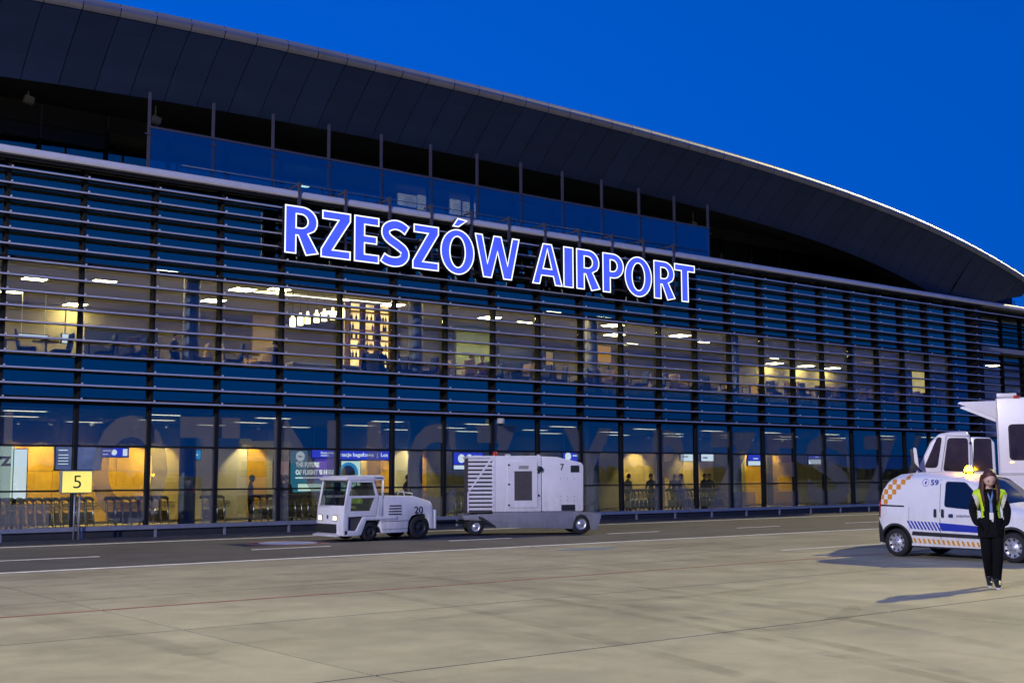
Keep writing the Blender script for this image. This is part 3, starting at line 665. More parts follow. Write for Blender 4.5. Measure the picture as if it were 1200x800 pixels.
def body_mesh(P, mats, fingers=True, sub=2, radmul=1.0, hand=3):
    "one continuous figure grown over a skeleton; mats = (top, trousers, shoes, skin)"
    names = list(P); idx = {n: i for i, n in enumerate(names)}
    me = bpy.data.meshes.new('b'); me.from_pydata([P[n] for n in names], [(idx[a], idx[b]) for a, b in BON], [])
    ob = bpy.data.objects.new('b', me); COL.objects.link(ob)
    md = ob.modifiers.new('skin', 'SKIN'); md.branch_smoothing = .4
    for n in names:
        r = RAD[n]; sv = me.skin_vertices[0].data[idx[n]]
        sv.radius = tuple(q*radmul for q in r) if isinstance(r, tuple) else (r*radmul, r*radmul); sv.use_root = (n == 'pelvis')
    s2 = ob.modifiers.new('sub', 'SUBSURF'); s2.levels = sub; s2.render_levels = sub
    dg = bpy.context.evaluated_depsgraph_get(); out = bpy.data.meshes.new_from_object(ob.evaluated_get(dg)); bpy.data.objects.remove(ob); bpy.data.meshes.remove(me)
    seg = [(np.array(P[a]), np.array(P[b]), a, b) for a, b in BON]
    vs = [tuple(v.co) for v in out.vertices]; fs = [tuple(p.vertices) for p in out.polygons]; ms = []
    for p in out.polygons:
        c = np.array(p.center); best = None
        for a, b, na, nb in seg:
            t = np.clip((c-a)@(b-a)/((b-a)@(b-a)), 0, 1); d = np.linalg.norm(c-a-(b-a)*t)
            if best is None or d < best[0]: best = (d, na, nb, t)
        _, na, nb, t = best
        if na in ('neck',): m = 3
        elif nb in ('hl', 'hr'): m = hand if t > .2 else 0
        elif nb in ('tl', 'tr') or (nb in ('al', 'ar') and t > .93): m = 2
        elif nb in ('pl', 'pr', 'kl', 'kr', 'al', 'ar'): m = 1
        elif na == 'pelvis' and c[2] < P['pelvis'][2]-.02: m = 1
        else: m = 0
        ms.append(m)
    bpy.data.meshes.remove(out)
    return vs, fs, ms
def head_geo(mb, c, tilt=0, turn=0, skin=3, eye=4, lip=5, sz=1.0):
    "head about 0.23 high with brow, nose, mouth, chin and ears; face towards -Y"
    n, k = 22, 16; vs = []
    Rm = Matrix.Rotation(turn, 3, 'Z') @ Matrix.Rotation(tilt, 3, 'X') @ Matrix.Scale(sz, 3); c = Vector(c)
    for i in range(k+1):
        t = math.pi*i/k; z = math.cos(t)
        for j in range(n):
            a = 2*math.pi*j/n; x, y = math.sin(t)*math.cos(a), math.sin(t)*math.sin(a)
            wx, wy = .078, .098
            if z < 0: wx *= 1-.32*z*z; wy *= 1-.16*z*z
            q = Vector((x*wx, y*wy, z*.118)); f = max(0, -y)
            if f > .7 and abs(x) < .22 and -.35 < z < .12: q.y -= .020*(1-abs(x)/.22)*(1-abs(z+.18)/.30 if abs(z+.18) < .30 else 0)   # nose
            if f > .5 and abs(z-.06) < .12 and .25 < abs(x) < .7: q.y += .007          # eye sockets
            if f > .5 and z < -.7: q.y -= .008                                          # chin
            vs.append(c+Rm @ q)
    mb.add(vs, [(i*n+j, (i+1)*n+j, (i+1)*n+(j+1) % n, i*n+(j+1) % n) for i in range(k) for j in range(n)], skin, True)
    for s in (-1, 1):
        mb.sphere(c+Rm @ Vector((s*.030, -.082, .008)), (.015, .010, .008), 8, eye); mb.sphere(c+Rm @ Vector((s*.031, -.086, .026)), (.020, .007, .005), 8, eye)
        mb.sphere(c+Rm @ Vector((s*.078, .005, -.005)), (.010, .018, .030), 8, skin)
    mb.sphere(c+Rm @ Vector((0, -.083, -.058)), (.026, .012, .009), 8, lip)
    return Rm
def fingers_geo(mb, w, h, side, m=3):
    "five separate bent fingers from the palm"
    w, h = Vector(w), Vector(h); d = (h-w).normalized(); x = Vector((0, -1, 0)); x = (x-d*x.dot(d)).normalized(); y = d.cross(x)*side
    mb.sphere(h+d*.01, (.026, .036, .04), 8, m)
    for i, l in enumerate((.055, .066, .070, .060)):
        b = h+d*.035+x*(.028-.019*i); mb.tube([b, b+d*l*.5-y*.004, b+d*l*.85-y*.02], [.0085, .008, .0065], 6, m)
    b = h+x*.034; mb.tube([b-d*.02, b+x*.022+d*.015, b+x*.026+d*.045], [.010, .009, .007], 6, m)
def person(name, loc, rz, label, P=None, top='black_cloth', leg='dark_trouser', hair='hair_dark', long_hair=False, tilt=.1, scale=1, group=None, radmul=1, sub=1, skin='skin'):
    P = P or pose_default(); root = thing(name, (0, 0, 0), label, 'person', group)
    vs, fs, ms = body_mesh(P, None, sub=sub, radmul=radmul); mb = MB()
    for m in range(4):
        pass
    mb.v = vs; mb.f = [list(f) for f in fs]; mb.m = ms; mb.sm = [True]*len(fs)
    hc = (P['nape'][0], P['nape'][1]-.035, P['nape'][2]+.085)
    Rm = head_geo(mb, hc, tilt); fingers_geo(mb, P['wl'], P['hl'], 1); fingers_geo(mb, P['wr'], P['hr'], -1)
    mb.build('body', [top, leg, 'shoe_black', skin, 'eye_dark', 'lips'], root, org=(0, 0, 0))
    h = MB(); n, k = 18, 10; hv = []
    for i in range(k+1):
        t = math.pi*.62*i/k
        for j in range(n):
            a = 2*math.pi*j/n; f = max(0, -math.sin(a)); tt = t*(1-.42*f)
            q = Vector((.088*math.sin(tt)*math.cos(a), .108*math.sin(tt)*math.sin(a)+.006, .128*math.cos(tt))); hv.append(Vector(hc)+Rm @ q)
    h.add(hv, [(i*n+j, (i+1)*n+j, (i+1)*n+(j+1) % n, i*n+(j+1) % n) for i in range(k) for j in range(n)], 0, True)
    h.build('hair', hair, root, org=(0, 0, 0))
    root.location = loc; root.rotation_euler = (0, 0, rz); root.scale = (scale,)*3
    return root

# ------------------------------------------------------------------ inside the hall
emit('panel_light', (1, .80, .44), 13.0); emit('panel_light_up', (1, .74, .32), 62.0); emit('panel_light_cool', (1, .90, .70), 9.0); emit('pendant_glow', (1, .74, .30), 7.0); emit('tube_light', (1, .88, .62), 8.0)
mat('lamp_white', (.7, .7, .68), .5); mat('chrome', (.55, .53, .48), .25, .9); mat('rubber', (.015, .015, .016), .7); mat('handle_black', (.012, .012, .012), .5); mat('yellow_frame', (.50, .36, .05), .4, .5)
lt = thing('ceiling_light', (0, 0, 0), 'recessed oblong ceiling light in the ground floor hall', 'ceiling light', 'ceiling lights of the ground floor hall')
MB().box(-.66, .66, -.2, .2, -.03, .0).build('frame', 'lamp_white', lt); MB().box(-.6, .6, -.14, .14, -.036, -.030).build('diffuser', 'panel_light', lt)
spots = [(MU(k)+GW/2, y) for y in (36.8, 40.2, 43.0) for k in range(-2, 24, 2)]
for i, (x, y) in enumerate(spots):
    if i == 0: lt.location = (x+.3, y, 3.695)
    else: copy_tree(lt, (x+rnd.uniform(-.4, .4)+(1 if int(y) == 40 else 0), y, 3.695))
lu = thing('ceiling_light', (0, 0, 0), 'square lit ceiling panel in the upper departure lounge', 'ceiling light', 'ceiling lights of the upper lounge')
MB().box(-.42, .42, -.42, .42, -.03, 0).build('frame', 'lamp_white', lu); MB().box(-.36, .36, -.36, .36, -.036, -.03).build('diffuser', 'panel_light_up', lu)
def HZ(x, y, z):
    r = _F+CR*(x-600)/FPX-CU*(y-400)/FPX; t = (z-1.7)/r[2]; return (float(r[0]*t), float(r[1]*t))
first = True
for px, py in [(42, 326), (14, 341), (88, 361), (198, 316), (284, 339), (250, 352), (548, 350), (574, 372), (655, 364), (715, 370), (718, 381), (720, 392), (735, 403), (790, 383), (797, 393), (830, 400), (849, 384), (913, 419), (908, 437), (945, 435), (975, 432), (1165, 428), (330, 338), (390, 366), (460, 357), (120, 330), (610, 378)]:
    x, y = HZ(px, py, 8.33)
    if not 35.5 < y < 46.6: y = min(max(y, 36), 46.4); x = H(px, py, y)[0]
    if first: lu.location = (x, y, 8.345); first = False
    else: copy_tree(lu, (x, y, 8.345))
# linear lamps and pendants over the bar
for i, (px, py, l) in enumerate([(320, 344, 1.5), (376, 349, 2.4), (428, 353, 2.0)]):
    x, y = HZ(px, py, 8.2); t = thing('linear_lamp', (x, y, 8.2), 'slim bright strip lamp hung below the lounge ceiling over the bar', 'lamp', 'strip lamps over the bar')
    box(x-l/2, x+l/2, y-.05, y+.05, 8.2, 8.26).build('housing', 'lamp_white', t); box(x-l/2, x+l/2, y-.04, y+.04, 8.192, 8.2).build('tube', 'tube_light', t)
    for q in (-1, 1): box(x+q*l*.4-.008, x+q*l*.4+.008, y-.008, y+.008, 8.26, 8.35).build('hanger', 'lamp_white', t)
pd = thing('pendant_lamp', (0, 0, 0), 'glowing bottle-shaped pendant lamp above the bar counter', 'pendant lamp', 'pendant lamps over the bar')
MB().lathe([(-.34, .0), (-.34, .10), (-.05, .10), (.0, .05), (.1, .04)], (0, 0, 0), 'z', 14).build('shade', 'pendant_glow', pd)
MB().tube([(0, 0, .1), (0, 0, .95)], .008, 6).build('cord', 'handle_black', pd)
for i, px in enumerate((343, 352, 360.5, 371, 380, 390, 401)):
    x, z = H(px, 377-i*1.6, 37.6); z2 = z+.17
    if i == 0: pd.location = (x, 37.6, z2)
    else: copy_tree(pd, (x, 37.6, z2))
# back bar with lit shelves and bottles
emit('shelf_glow', (1, .62, .22), 2.2, .5, 1.6)
BBY = 37.7
xs0, zs0 = H(410, 402, BBY); xs1, zs1 = H(462, 352, BBY)
bb = thing('back_bar', (xs0, BBY, 4.38), 'brightly lit orange shelf wall behind the upper floor bar', 'shelving')
MB().box(xs0, xs1, BBY+.38, BBY+.44, 4.38, 8.05).build('back_panel', 'shelf_glow', bb)
SHZ = [6.0+.34*k for k in range(6)]
for z in SHZ: box(xs0, xs1, BBY, BBY+.37, z, z+.035).build('shelf', 'ochre_wood', bb)
for k in range(4): box(xs0+(xs1-xs0)*k/3-.02, xs0+(xs1-xs0)*k/3+.02, BBY-.01, BBY+.37, 4.38, 8.05).build('upright', 'brown_cloth', bb)
mat('bottle_brown', (.22, .10, .03), .2); mat('bottle_green', (.06, .16, .05), .2); mat('bottle_clear', (.6, .52, .40), .2)
bm_ = [MB().lathe([(0, .0), (0, .04), (.15, .04), (.19, .014), (.26, .014), (.26, 0)], (0, 0, 0), 'z', 10).mesh('bottle', m) for m in ('bottle_brown', 'bottle_green', 'bottle_clear')]
bl_ = ('brown', 'dark green', 'clear')
for z in SHZ[:-1]:
    for j in range(13):
        if rnd.random() < .72:
            b = rnd.randrange(3); o = link('bottle', bm_[b], None, (xs0+.1+(xs1-xs0-.2)*j/12+rnd.uniform(-.04, .04), BBY+.15+rnd.uniform(-.05, .05), z+.035))
            tag(o, f'{bl_[b]} bottle on the lit shelves behind the bar', 'bottle', f'{bl_[b]} bottles behind the bar')
ct = thing('bar_counter', (23, 37, 4.38), 'long pale bar counter under the pendant lamps upstairs', 'counter')
xc0 = H(340, 400, 37)[0]; xc1 = H(470, 420, 37)[0]
box(xc0, xc1, 36.8, 37.2, 4.96, 5.55).build('front', 'beige_panel', ct); box(xc0-.05, xc1+.05, 36.7, 37.25, 5.55, 5.60).build('top', 'lamp_white', ct)
# interior walls and lit boards upstairs
mat('green_wall', (.42, .50, .30), .7); emit('yellow_lit', (1, .72, .20), .75, .2); emit('screen_white', (.86, .92, 1), 1.1); emit('orange_lit', (1, .45, .05), .55); emit('screen_blue', (.05, .06, .75), .9); emit('screen_cyan', (.05, .35, .75), .8); emit('screen_pale', (.80, 1.0, .86), .95); emit('screen_dim', (.20, .22, .42), .7, .5, 1.5)
def board(name, px0, px1, py0, py1, Y, m, label, cat, frame='handle_black', parent=None, feet=False, hang=None):
    x0, z1 = H(px0, py0, Y); x1, z0 = H(px1, py1, Y)
    t = thing(name, ((x0+x1)/2, Y, z0), label, cat)
    box(x0-.03, x1+.03, Y+.01, Y+.10, z0-.03, z1+.03).build('casing', frame, t); box(x0, x1, Y-.004, Y+.01, z0, z1).build('face', m, t)
    if feet:
        for x in (x0+.1, x1-.1): box(x-.04, x+.04, Y+.02, Y+.08, feet, z0-.03).build('leg', frame, t)
    if hang:
        for x in (x0+.1, x1-.1): box(x-.012, x+.012, Y+.04, Y+.064, z1+.03, hang).build('hanger', 'lamp_white', t)
    return t, x0, x1, z0, z1
def partition(px0, px1, Y, m, z0, z1, label):
    x0, x1 = H(px0, 400, Y)[0], H(px1, 400, Y)[0]
    o = box(x0, x1, Y, Y+.12, z0, z1).build('partition_wall', m, T); o['label'] = label
partition(535, 580, 43, 'green_wall', 4.38, 8.34, 'pale green lounge partition')
partition(296, 322, 45, 'beige_panel', 4.38, 8.34, 'beige lounge partition')
partition(585, 650, 41, 'navy_cloth', 4.38, 7.4, 'dark blue lounge partition'); partition(100, 185, 42, 'navy_cloth', 4.38, 7.0, 'dark blue lounge partition')
partition(470, 535, 45, 'grey_panel', 4.38, 8.3, 'grey lounge partition')
board('advert_board', 1068, 1086, 416, 470, 45, 'yellow_lit', 'tall glowing yellow board in the upper lounge near the corner', 'board', feet=4.38)
board('shop_sign', 1006, 1023, 414, 426, 43, 'orange_lit', 'small glowing orange shop sign hung in the upper lounge', 'sign', hang=8.35)
board('screen', 22, 56, 391, 397, 44, 'screen_white', 'wide thin white screen over the check desks upstairs', 'screen', hang=8.35)
board('screen', 73, 80, 391, 402, 44, 'screen_white', 'narrow upright white screen upstairs beside the wide one', 'screen', hang=8.35)
board('screen', 1184, 1196, 437, 446, 46, 'screen_white', 'pale blue screen in the upper lounge of the set back wing', 'screen', hang=8.35)
board('vending_machine', 640, 648, 412, 432, 40, 'beige_panel', 'tan vending machine in the upper lounge beneath the letters', 'vending machine', feet=4.38)
board('notice_board', 700, 716, 405, 425, 42, 'orange_lit', 'glowing orange notice board in the upper lounge', 'board', feet=4.38)
board('menu_board', 286, 300, 420, 436, 41, 'orange_lit', 'orange menu board beside the upper floor bar', 'board', feet=4.38)
board('notice_board', 880, 888, 452, 462, 42, 'orange_lit', 'small orange notice board by the lounge handrail', 'board', feet=4.38)
# lounge furniture along the glass
mat('stool_seat', (.05, .07, .12), .6); mat('wood_pale', (.45, .31, .16), .5)
mat('seat_tan', (.55, .36, .20), .6, var=.15, objvar=.2); mat('seat_orange', (.62, .30, .08), .6, var=.1)
cs = thing('lounge_chair', (0, 0, 0), 'dark upholstered lounge chair with tan legs beside the upper glass', 'chair', 'lounge chairs along the upper glass')
MB().box(-.27, .27, -.25, .25, .42, .52).build('seat', 'stool_seat', cs, .03); MB().prism([(.19, .50), (.27, .50), (.34, 1.02), (.28, 1.03)], -.26, .26, 'x').build('backrest', 'stool_seat', cs, .02)
for sx in (-.22, .22):
    for sy in (-.2, .2): MB().tube([(sx, sy, .42), (sx*1.12, sy*1.12, 0)], .018, 6).build('leg', 'wood_pale', cs)
tb = thing('lounge_table', (0, 0, 0), 'round pale cafe table on a single steel stem upstairs', 'table', 'cafe tables along the upper glass')
MB().lathe([(.70, 0), (.70, .38), (.73, .38), (.73, 0)], (0, 0, 0), 'z', 20).build('top', 'wood_pale', tb); MB().tube([(0, 0, .02), (0, 0, .70)], .03, 8).build('stem', 'chrome', tb); MB().lathe([(0, 0), (0, .25), (.02, .24), (.03, 0)], (0, 0, 0), 'z', 16).build('base', 'chrome', tb)
FZ = 4.95
pf = box(XL, XR, GY+.35, GY+3.6, 4.38, FZ).build('window_platform', 'inner_wall', T)
ct_ = copy_tree(cs, (0, -5000, 0)); tan = ct_
for ch in ct_.children:
    if ch.name.split('.')[0] in ('seat', 'backrest'): ch.data = ch.data.copy(); ch.data.materials[0] = MATS['seat_tan']
ct_['label'] = 'tan upholstered lounge chair beside the upper glass'; ct_['group'] = 'tan lounge chairs along the upper glass'
fc_, ft_, fn_ = True, True, True
for k in range(0, 23):
    if k in (4, 5): continue
    for g in (0, 1):
        x = MU(k)+.55+g*1.05+rnd.uniform(-.12, .12); y = GY+.75+rnd.uniform(0, .9)
        if rnd.random() < .12: continue
        if ft_: tb.location = (x, y, FZ); ft_ = False
        else: copy_tree(tb, (x, y, FZ))
        for s in (-1, 1):
            if rnd.random() < .15: continue
            p_ = (x+s*.50+rnd.uniform(-.05, .05), y+rnd.uniform(-.1, .2), FZ); a_ = R(-90*s+rnd.uniform(-25, 25))
            if rnd.random() < .5:
                if fc_: cs.location = p_; cs.rotation_euler.z = a_; fc_ = False
                else: copy_tree(cs, p_, a_)
            else:
                if fn_: tan.location = p_; tan.rotation_euler.z = a_; fn_ = False
                else: copy_tree(tan, p_, a_)
# lamps low over the window tables, guests upstairs
UPP = [(205, 36.4, 40, 'navy_cloth', 'guest in navy standing by the upper window near the dark partition'), (322, 36.6, 120, 'black_cloth', 'guest in black at the left end of the upstairs bar'), (430, 36.2, 200, 'black_cloth', 'guest in black in front of the glowing bar shelves'), (447, 36.3, 160, 'navy_cloth', 'guest in dark blue by the right end of the bar shelves'),
       (552, 36.5, 30, 'black_cloth', 'guest in black before the pale green partition upstairs'), (565, 36.8, -30, 'maroon_cloth', 'guest in maroon before the pale green partition upstairs'), (625, 36.6, 90, 'grey_cloth', 'guest in grey upstairs below the word AIRPORT'), (700, 37.0, 10, 'brown_cloth', 'guest in brown upstairs by the orange notice board'), (890, 36.8, 60, 'black_cloth', 'guest in black upstairs above the ochre columns')]
def hall_up():
    for px, Y, rz, c, lab in UPP: person('person', (H(px, 400, Y)[0], Y, 4.58), R(rz), lab, top=c, scale=.98)
hall_up()

# ------------------------------------------------------------------ ground floor: signs, boards, trolleys
def sign(px0, px1, py0, py1, Y, m, label, texts=(), hang=3.7, name='hanging_sign'):
    t, x0, x1, z0, z1 = board(name, px0, px1, py0, py1, Y, m, label, 'sign', hang=hang); W, Hh = x1-x0, z1-z0
    for s, fx, fz, fw, fh, mm in texts:
        if s: place_text('lettering', s, mm, t, (x0+W*fx, Y-.008, z0+Hh*fz), W*fw, Hh*fh, .02)
        else: box(x0+W*fx, x0+W*(fx+fw), Y-.010, Y-.006, z0+Hh*(fz+fh*.25), z0+Hh*(fz+fh*.7)).build('text_line', mm, t)      # too small to read in the photograph
    return t, x0, x1, z0, z1
emit('print_white', (.9, .93, 1), 1.1); mat('print_dark', (.02, .02, .03), .6); emit('print_navy', (.02, .03, .12), .3); emit('poster_teal', (.03, .22, .36), .8, .2, .8); emit('poster_violet', (.12, .05, .55), .8, .3, 1.2); emit('poster_pink', (.75, .40, .35), .7, .3, 2); emit('print_orange', (1, .45, .05), .9)
def disc(t, x, z, Y, r, m, name='emblem', n=24):
    return MB().add([(x, Y, z)]+[(x+r*math.cos(2*math.pi*k/n), Y, z+r*math.sin(2*math.pi*k/n)) for k in range(n)], [(0, k+1, (k+1) % n+1) for k in range(n)]).build(name, m, t)
t, x0, x1, z0, z1 = board('light_box', -40, 13.5, 522, 583, 38.0, 'screen_pale', 'pale green lit advert wall in the hall behind gate sign 5', 'advert', feet=.02)
place_text('lettering', 'rz', 'print_dark', t, (x1-.55, 37.985, z0+.95), .5, .3, .03)
board('light_box', 14.5, 30, 526, 584, 38.1, 'screen_white', 'narrow bright white lit column beside the pale green advert', 'advert', feet=.02)
t, x0, x1, z0, z1 = sign(66, 118, 523, 550, 39, 'screen_dim', 'dim flight information display behind gate sign 5', [(None, .05, .80, .2, .1, 'print_white')]+[(None, .05, .60-.13*i, .22, .08, 'print_white') for i in range(4)], name='information_screen')
t, x0, x1, z0, z1 = sign(119, 150, 524.5, 535, 39.2, 'screen_blue', 'blue hanging sign with pictogram next to the flight display', [(None, .05, .55, .3, .28, 'print_white'), (None, .05, .15, .2, .25, 'print_white'), (None, .88, .25, .04, .5, 'print_navy')])
disc(t, x0+(x1-x0)*.47, (z0+z1)/2, 39.19, (z1-z0)*.33, 'print_white'); box(x0+(x1-x0)*.80, x1-.03, 39.188, 39.195, z0+.03, z1-.03).build('pictogram_field', 'print_white', t)
sign(224, 235, 527, 538, 40, 'screen_cyan', 'small square cyan sign in the hall by the grey panels', [(None, .3, .3, .4, .4, 'print_white')])
t, x0, x1, z0, z1 = board('poster_stand', 341, 393, 527.5, 576, 39.4, 'poster_teal', 'teal and violet lit poster about the future of flight', 'poster', feet=.02); W, Hh = x1-x0, z1-z0
box(x0+W*.36, x0+W*.52, 39.385, 39.392, z0, z1).build('stripe', 'grey_panel', t); box(x0+W*.52, x1, 39.384, 39.391, z0+Hh*.28, z1).build('field', 'poster_violet', t)
place_text('lettering', 'THE FUTURE', 'print_white', t, (x0+W*.10, 39.375, z0+Hh*.60), W*.52, Hh*.12, .05); place_text('lettering', 'OF FLIGHT IS HERE', 'print_white', t, (x0+W*.10, 39.375, z0+Hh*.42), W*.86, Hh*.12, .05)
box(x0+W*.10, x0+W*.95, 39.38, 39.383, z0+Hh*.33, z0+Hh*.36).build('rule', 'print_white', t); box(x0+W*.16, x0+W*.95, 39.38, 39.383, z0+Hh*.03, z0+Hh*.2).build('field', 'screen_pale', t)
disc(t, x0+W*.20, z0+Hh*.86, 39.378, Hh*.12, 'print_white'); MB().add([(x0+W*.13, 39.374, z0+Hh*.89), (x0+W*.19, 39.374, z0+Hh*.83), (x0+W*.27, 39.374, z0+Hh*.86), (x0+W*.20, 39.374, z0+Hh*.865)], [(0, 1, 2, 3)]).build('emblem', 'print_dark', t)
disc(t, x0+W*.83, z0+Hh*.14, 39.376, Hh*.08, 'print_orange')
t, x0, x1, z0, z1 = board('poster_stand', 322, 338, 540, 572, 39.6, 'poster_pink', 'pinkish portrait poster beside the teal flight poster', 'poster', feet=.02)
sign(366, 394, 527, 536, 38.9, 'screen_blue', 'blue airport name sign above the flight poster', [('Rzeszów', .35, .5, .55, .3, 'print_white'), ('airport', .35, .12, .35, .3, 'print_white')])
sign(397.5, 456, 528, 538.5, 38.6, 'screen_blue', 'long blue baggage information sign above the tow tractor', [('nacje bagażowe  |  Los', .03, .22, .94, .62, 'print_white')])
t, x0, x1, z0, z1 = board('poster_stand', 400, 422, 540, 575, 39.5, 'screen_pale', 'pale poster with a dark ringed circle behind the tow tractor cab', 'poster', feet=.02)
disc(t, (x0+x1)/2-.1, (z0+z1)/2+.1, 39.49, .42, 'screen_cyan'); disc(t, (x0+x1)/2-.12, (z0+z1)/2+.1, 39.486, .30, 'grey_panel')
t, x0, x1, z0, z1 = sign(532, 566, 530, 544, 38.4, 'screen_blue', 'blue sign with two white round pictograms behind the power unit', [(None, .66, .62, .3, .2, 'print_white')])
disc(t, x0+(x1-x0)*.25, z0+(z1-z0)*.5, 38.39, .17, 'print_white'); disc(t, x0+(x1-x0)*.52, z0+(z1-z0)*.55, 38.39, .15, 'print_white')
sign(532, 556, 545, 549.5, 38.4, 'screen_white', 'white strip sign under the blue pictogram sign', hang=None)
t, x0, x1, z0, z1 = sign(660, 682, 529, 541, 38.6, 'screen_blue', 'blue sign with one white pictogram above the number 7', [(None, .5, .5, .4, .25, 'print_white')])
disc(t, x0+(x1-x0)*.25, z0+(z1-z0)*.55, 38.59, .17, 'print_white')
sign(798, 812, 532, 540, 39, 'screen_white', 'white lit sign in the hall between the seated groups', [(None, .1, .5, .5, .3, 'print_navy')])
sign(822, 836, 532, 540, 39, 'screen_white', 'white and yellow lit sign beside the olive panels', [(None, .1, .3, .4, .4, 'print_navy')])
t, x0, x1, z0, z1 = sign(877, 891, 532, 539.5, 38.6, 'screen_blue', 'blue sign above a white strip near the ochre columns', [(None, .4, .15, .4, .35, 'print_white')])
sign(877, 891, 540, 545, 38.6, 'screen_white', 'white strip sign below the blue one near the ochre columns', hang=None)
sign(948, 962, 533, 537.5, 38.6, 'screen_blue', 'small blue sign over a white strip near the service van', [(None, .5, .25, .3, .45, 'print_white')])
sign(948, 962, 538, 543.5, 38.6, 'screen_white', 'white strip sign below the small blue one near the van', hang=None)
# downlights that wash the ochre boards
dl_pos = [(58, 43.2), (158, 43.2), (106, 43.2), (194, 43.2), (302, 43.2), (445, 43.2), (492, 43.2), (760, 43.0), (820, 43.0), (883, 43.2), (917, 43.2), (20, 43.2)]
dl_me = MB().lathe([(0, .0), (0, .07), (.10, .08), (.12, .06)], (0, 0, 0), 'z', 14).mesh('housing', 'lamp_white'); emit('spot_lens', (1, .78, .30), 20); ln_me = MB().lathe([(-.004, 0), (-.004, .055)], (0, 0, 0), 'z', 14).mesh('lens', 'spot_lens')
for i, (px, Y) in enumerate(dl_pos):
    x = H(px, 530, Y)[0]; t = thing('downlight', (x, Y, 3.56), 'small ceiling downlight washing the panelled hall wall', 'downlight', 'downlights along the hall wall')
    link('housing', dl_me, t, (x, Y, 3.56)); link('lens', ln_me, t, (x, Y, 3.56))
    L = bpy.data.lights.new('wash', 'SPOT'); L.energy = 430; L.color = (1, .74, .26); L.spot_size = R(78); L.spot_blend = .35; L.shadow_soft_size = .05
    lo = bpy.data.objects.new('wash', L); COL.objects.link(lo); lo.parent = t; lo.location = (0, 0, -.03); lo.rotation_euler = Vector((0, -.35, 1)).to_track_quat('Z', 'Y').to_euler()
# baggage trolleys nested in rows behind the glass
tl = thing('baggage_trolley', (0, 0, 0), 'steel baggage trolley with black handle nested in a row behind the glass', 'trolley', 'baggage trolleys nested behind the glass')
f_ = MB()
for s in (-.26, .26):
    f_.tube([(.02, s, 1.0), (.06, s, .45), (.10, s, .16), (.95, s*.8, .14)], .022, 6)
f_.tube([(.95, -.21, .14), (.95, .21, .14)], .017, 6); f_.tube([(.06, -.26, .45), (.06, .26, .45)], .014, 6)
f_.build('frame', 'chrome', tl, org=(0, 0, 0)); MB().tube([(0, -.31, 1.03), (-.03, -.2, 1.07), (-.03, .2, 1.07), (0, .31, 1.03)], .05, 8).build('handle', 'handle_black', tl)
b_ = MB()
for z in (.76, .84, .92): b_.tube([(.03, -.25, z), (.28, -.22, z), (.28, .22, z), (.03, .25, z)], .013, 5)
for y in (-.2, -.1, 0, .1, .2): b_.tube([(.04, y, .76), (.28, y*.9, .76), (.28, y*.9, .93)], .010, 5)
b_.build('basket', 'yellow_frame', tl); MB().box(.055, .075, -.23, .23, .34, .66).build('advert_panel', 'olive_panel', tl); MB().box(.10, .95, -.2, .2, .145, .165).build('deck', 'yellow_frame', tl)
for x, y in ((.15, -.24), (.15, .24), (.88, 0)): MB().lathe([(-.02, 0), (-.02, .07), (.02, .07), (.02, 0)], (x, y, .07), 'y', 12).build('wheel', 'rubber', tl)
first = True
ROWS = [(-30, 76, 36.0, 'left of and behind gate sign 5'), (84, 112, 36.3, 'just right of gate sign 5'), (128, 168, 36.0, 'under the blue pictogram sign'), (173, 192, 36.4, 'before the beige panels'), (240, 258, 36.4, 'before the grey panels'), (300, 378, 36.2, 'before the teal flight poster'), (440, 478, 36.3, 'behind the tractor hood'), (528, 552, 36.4, 'behind the power unit grille'), (733, 770, 36.4, 'before the warm kiosk'), (786, 816, 36.2, 'before the people in black coats'), (822, 842, 36.2, 'below the white lit sign')]
for a, b, Y, where in ROWS:
    x0, x1 = H(a, 590, Y)[0], H(b, 590, Y)[0]; x = x0
    while x < x1:
        if first: tl.location = (x, Y, .02); first = False; c = tl
        else: c = copy_tree(tl, (x, Y+rnd.uniform(-.04, .04), .02), R(rnd.uniform(-3, 3)))
        c['label'] = 'steel baggage trolley nested in the row '+where; c['group'] = 'baggage trolleys '+where
        x += .25
# people in the hall
def hall_person(px, Y, rz, label, **kw): person('person', (H(px, 560, Y)[0], Y, .02), rz, label, **kw)
hall_person(294, 36.6, R(70), 'person in dark coat standing side-on by the trolleys near a yellow column', top='navy_cloth', hair='hair_grey')
hall_person(329, 37.6, R(20), 'person in maroon top beside the pink portrait poster', top='maroon_cloth', hair='skin')
hall_person(336, 37.9, R(200), 'person in brown jacket in front of the teal flight poster', top='brown_cloth', hair='hair_dark')
hall_person(477, 36.9, R(30), 'person in red-brown jacket by the ochre panel behind the tractor hood', top='maroon_cloth', leg='grey_cloth')
hall_person(736, 38.2, R(90), 'person in grey top at the left of the warm kiosk wall', top='grey_cloth')
hall_person(763, 37.6, R(-60), 'person in dark clothes leaning by the kiosk counter', top='navy_cloth')
hall_person(797, 37.3, R(40), 'person in black coat behind the middle trolley row', top='black_cloth')
hall_person(790, 38.0, R(-20), 'person with grey hair behind the middle trolley row', top='grey_cloth', hair='hair_grey')
hall_person(825, 37.4, R(10), 'person in black jacket facing the glass beside the white lit sign', top='black_cloth')
hall_person(831, 37.7, R(-30), 'person in dark blue jacket in the pair beside the white lit sign', top='navy_cloth')
hall_person(431, 38.0, R(0), 'person with dark hair behind the tractor cab roof', top='brown_cloth')

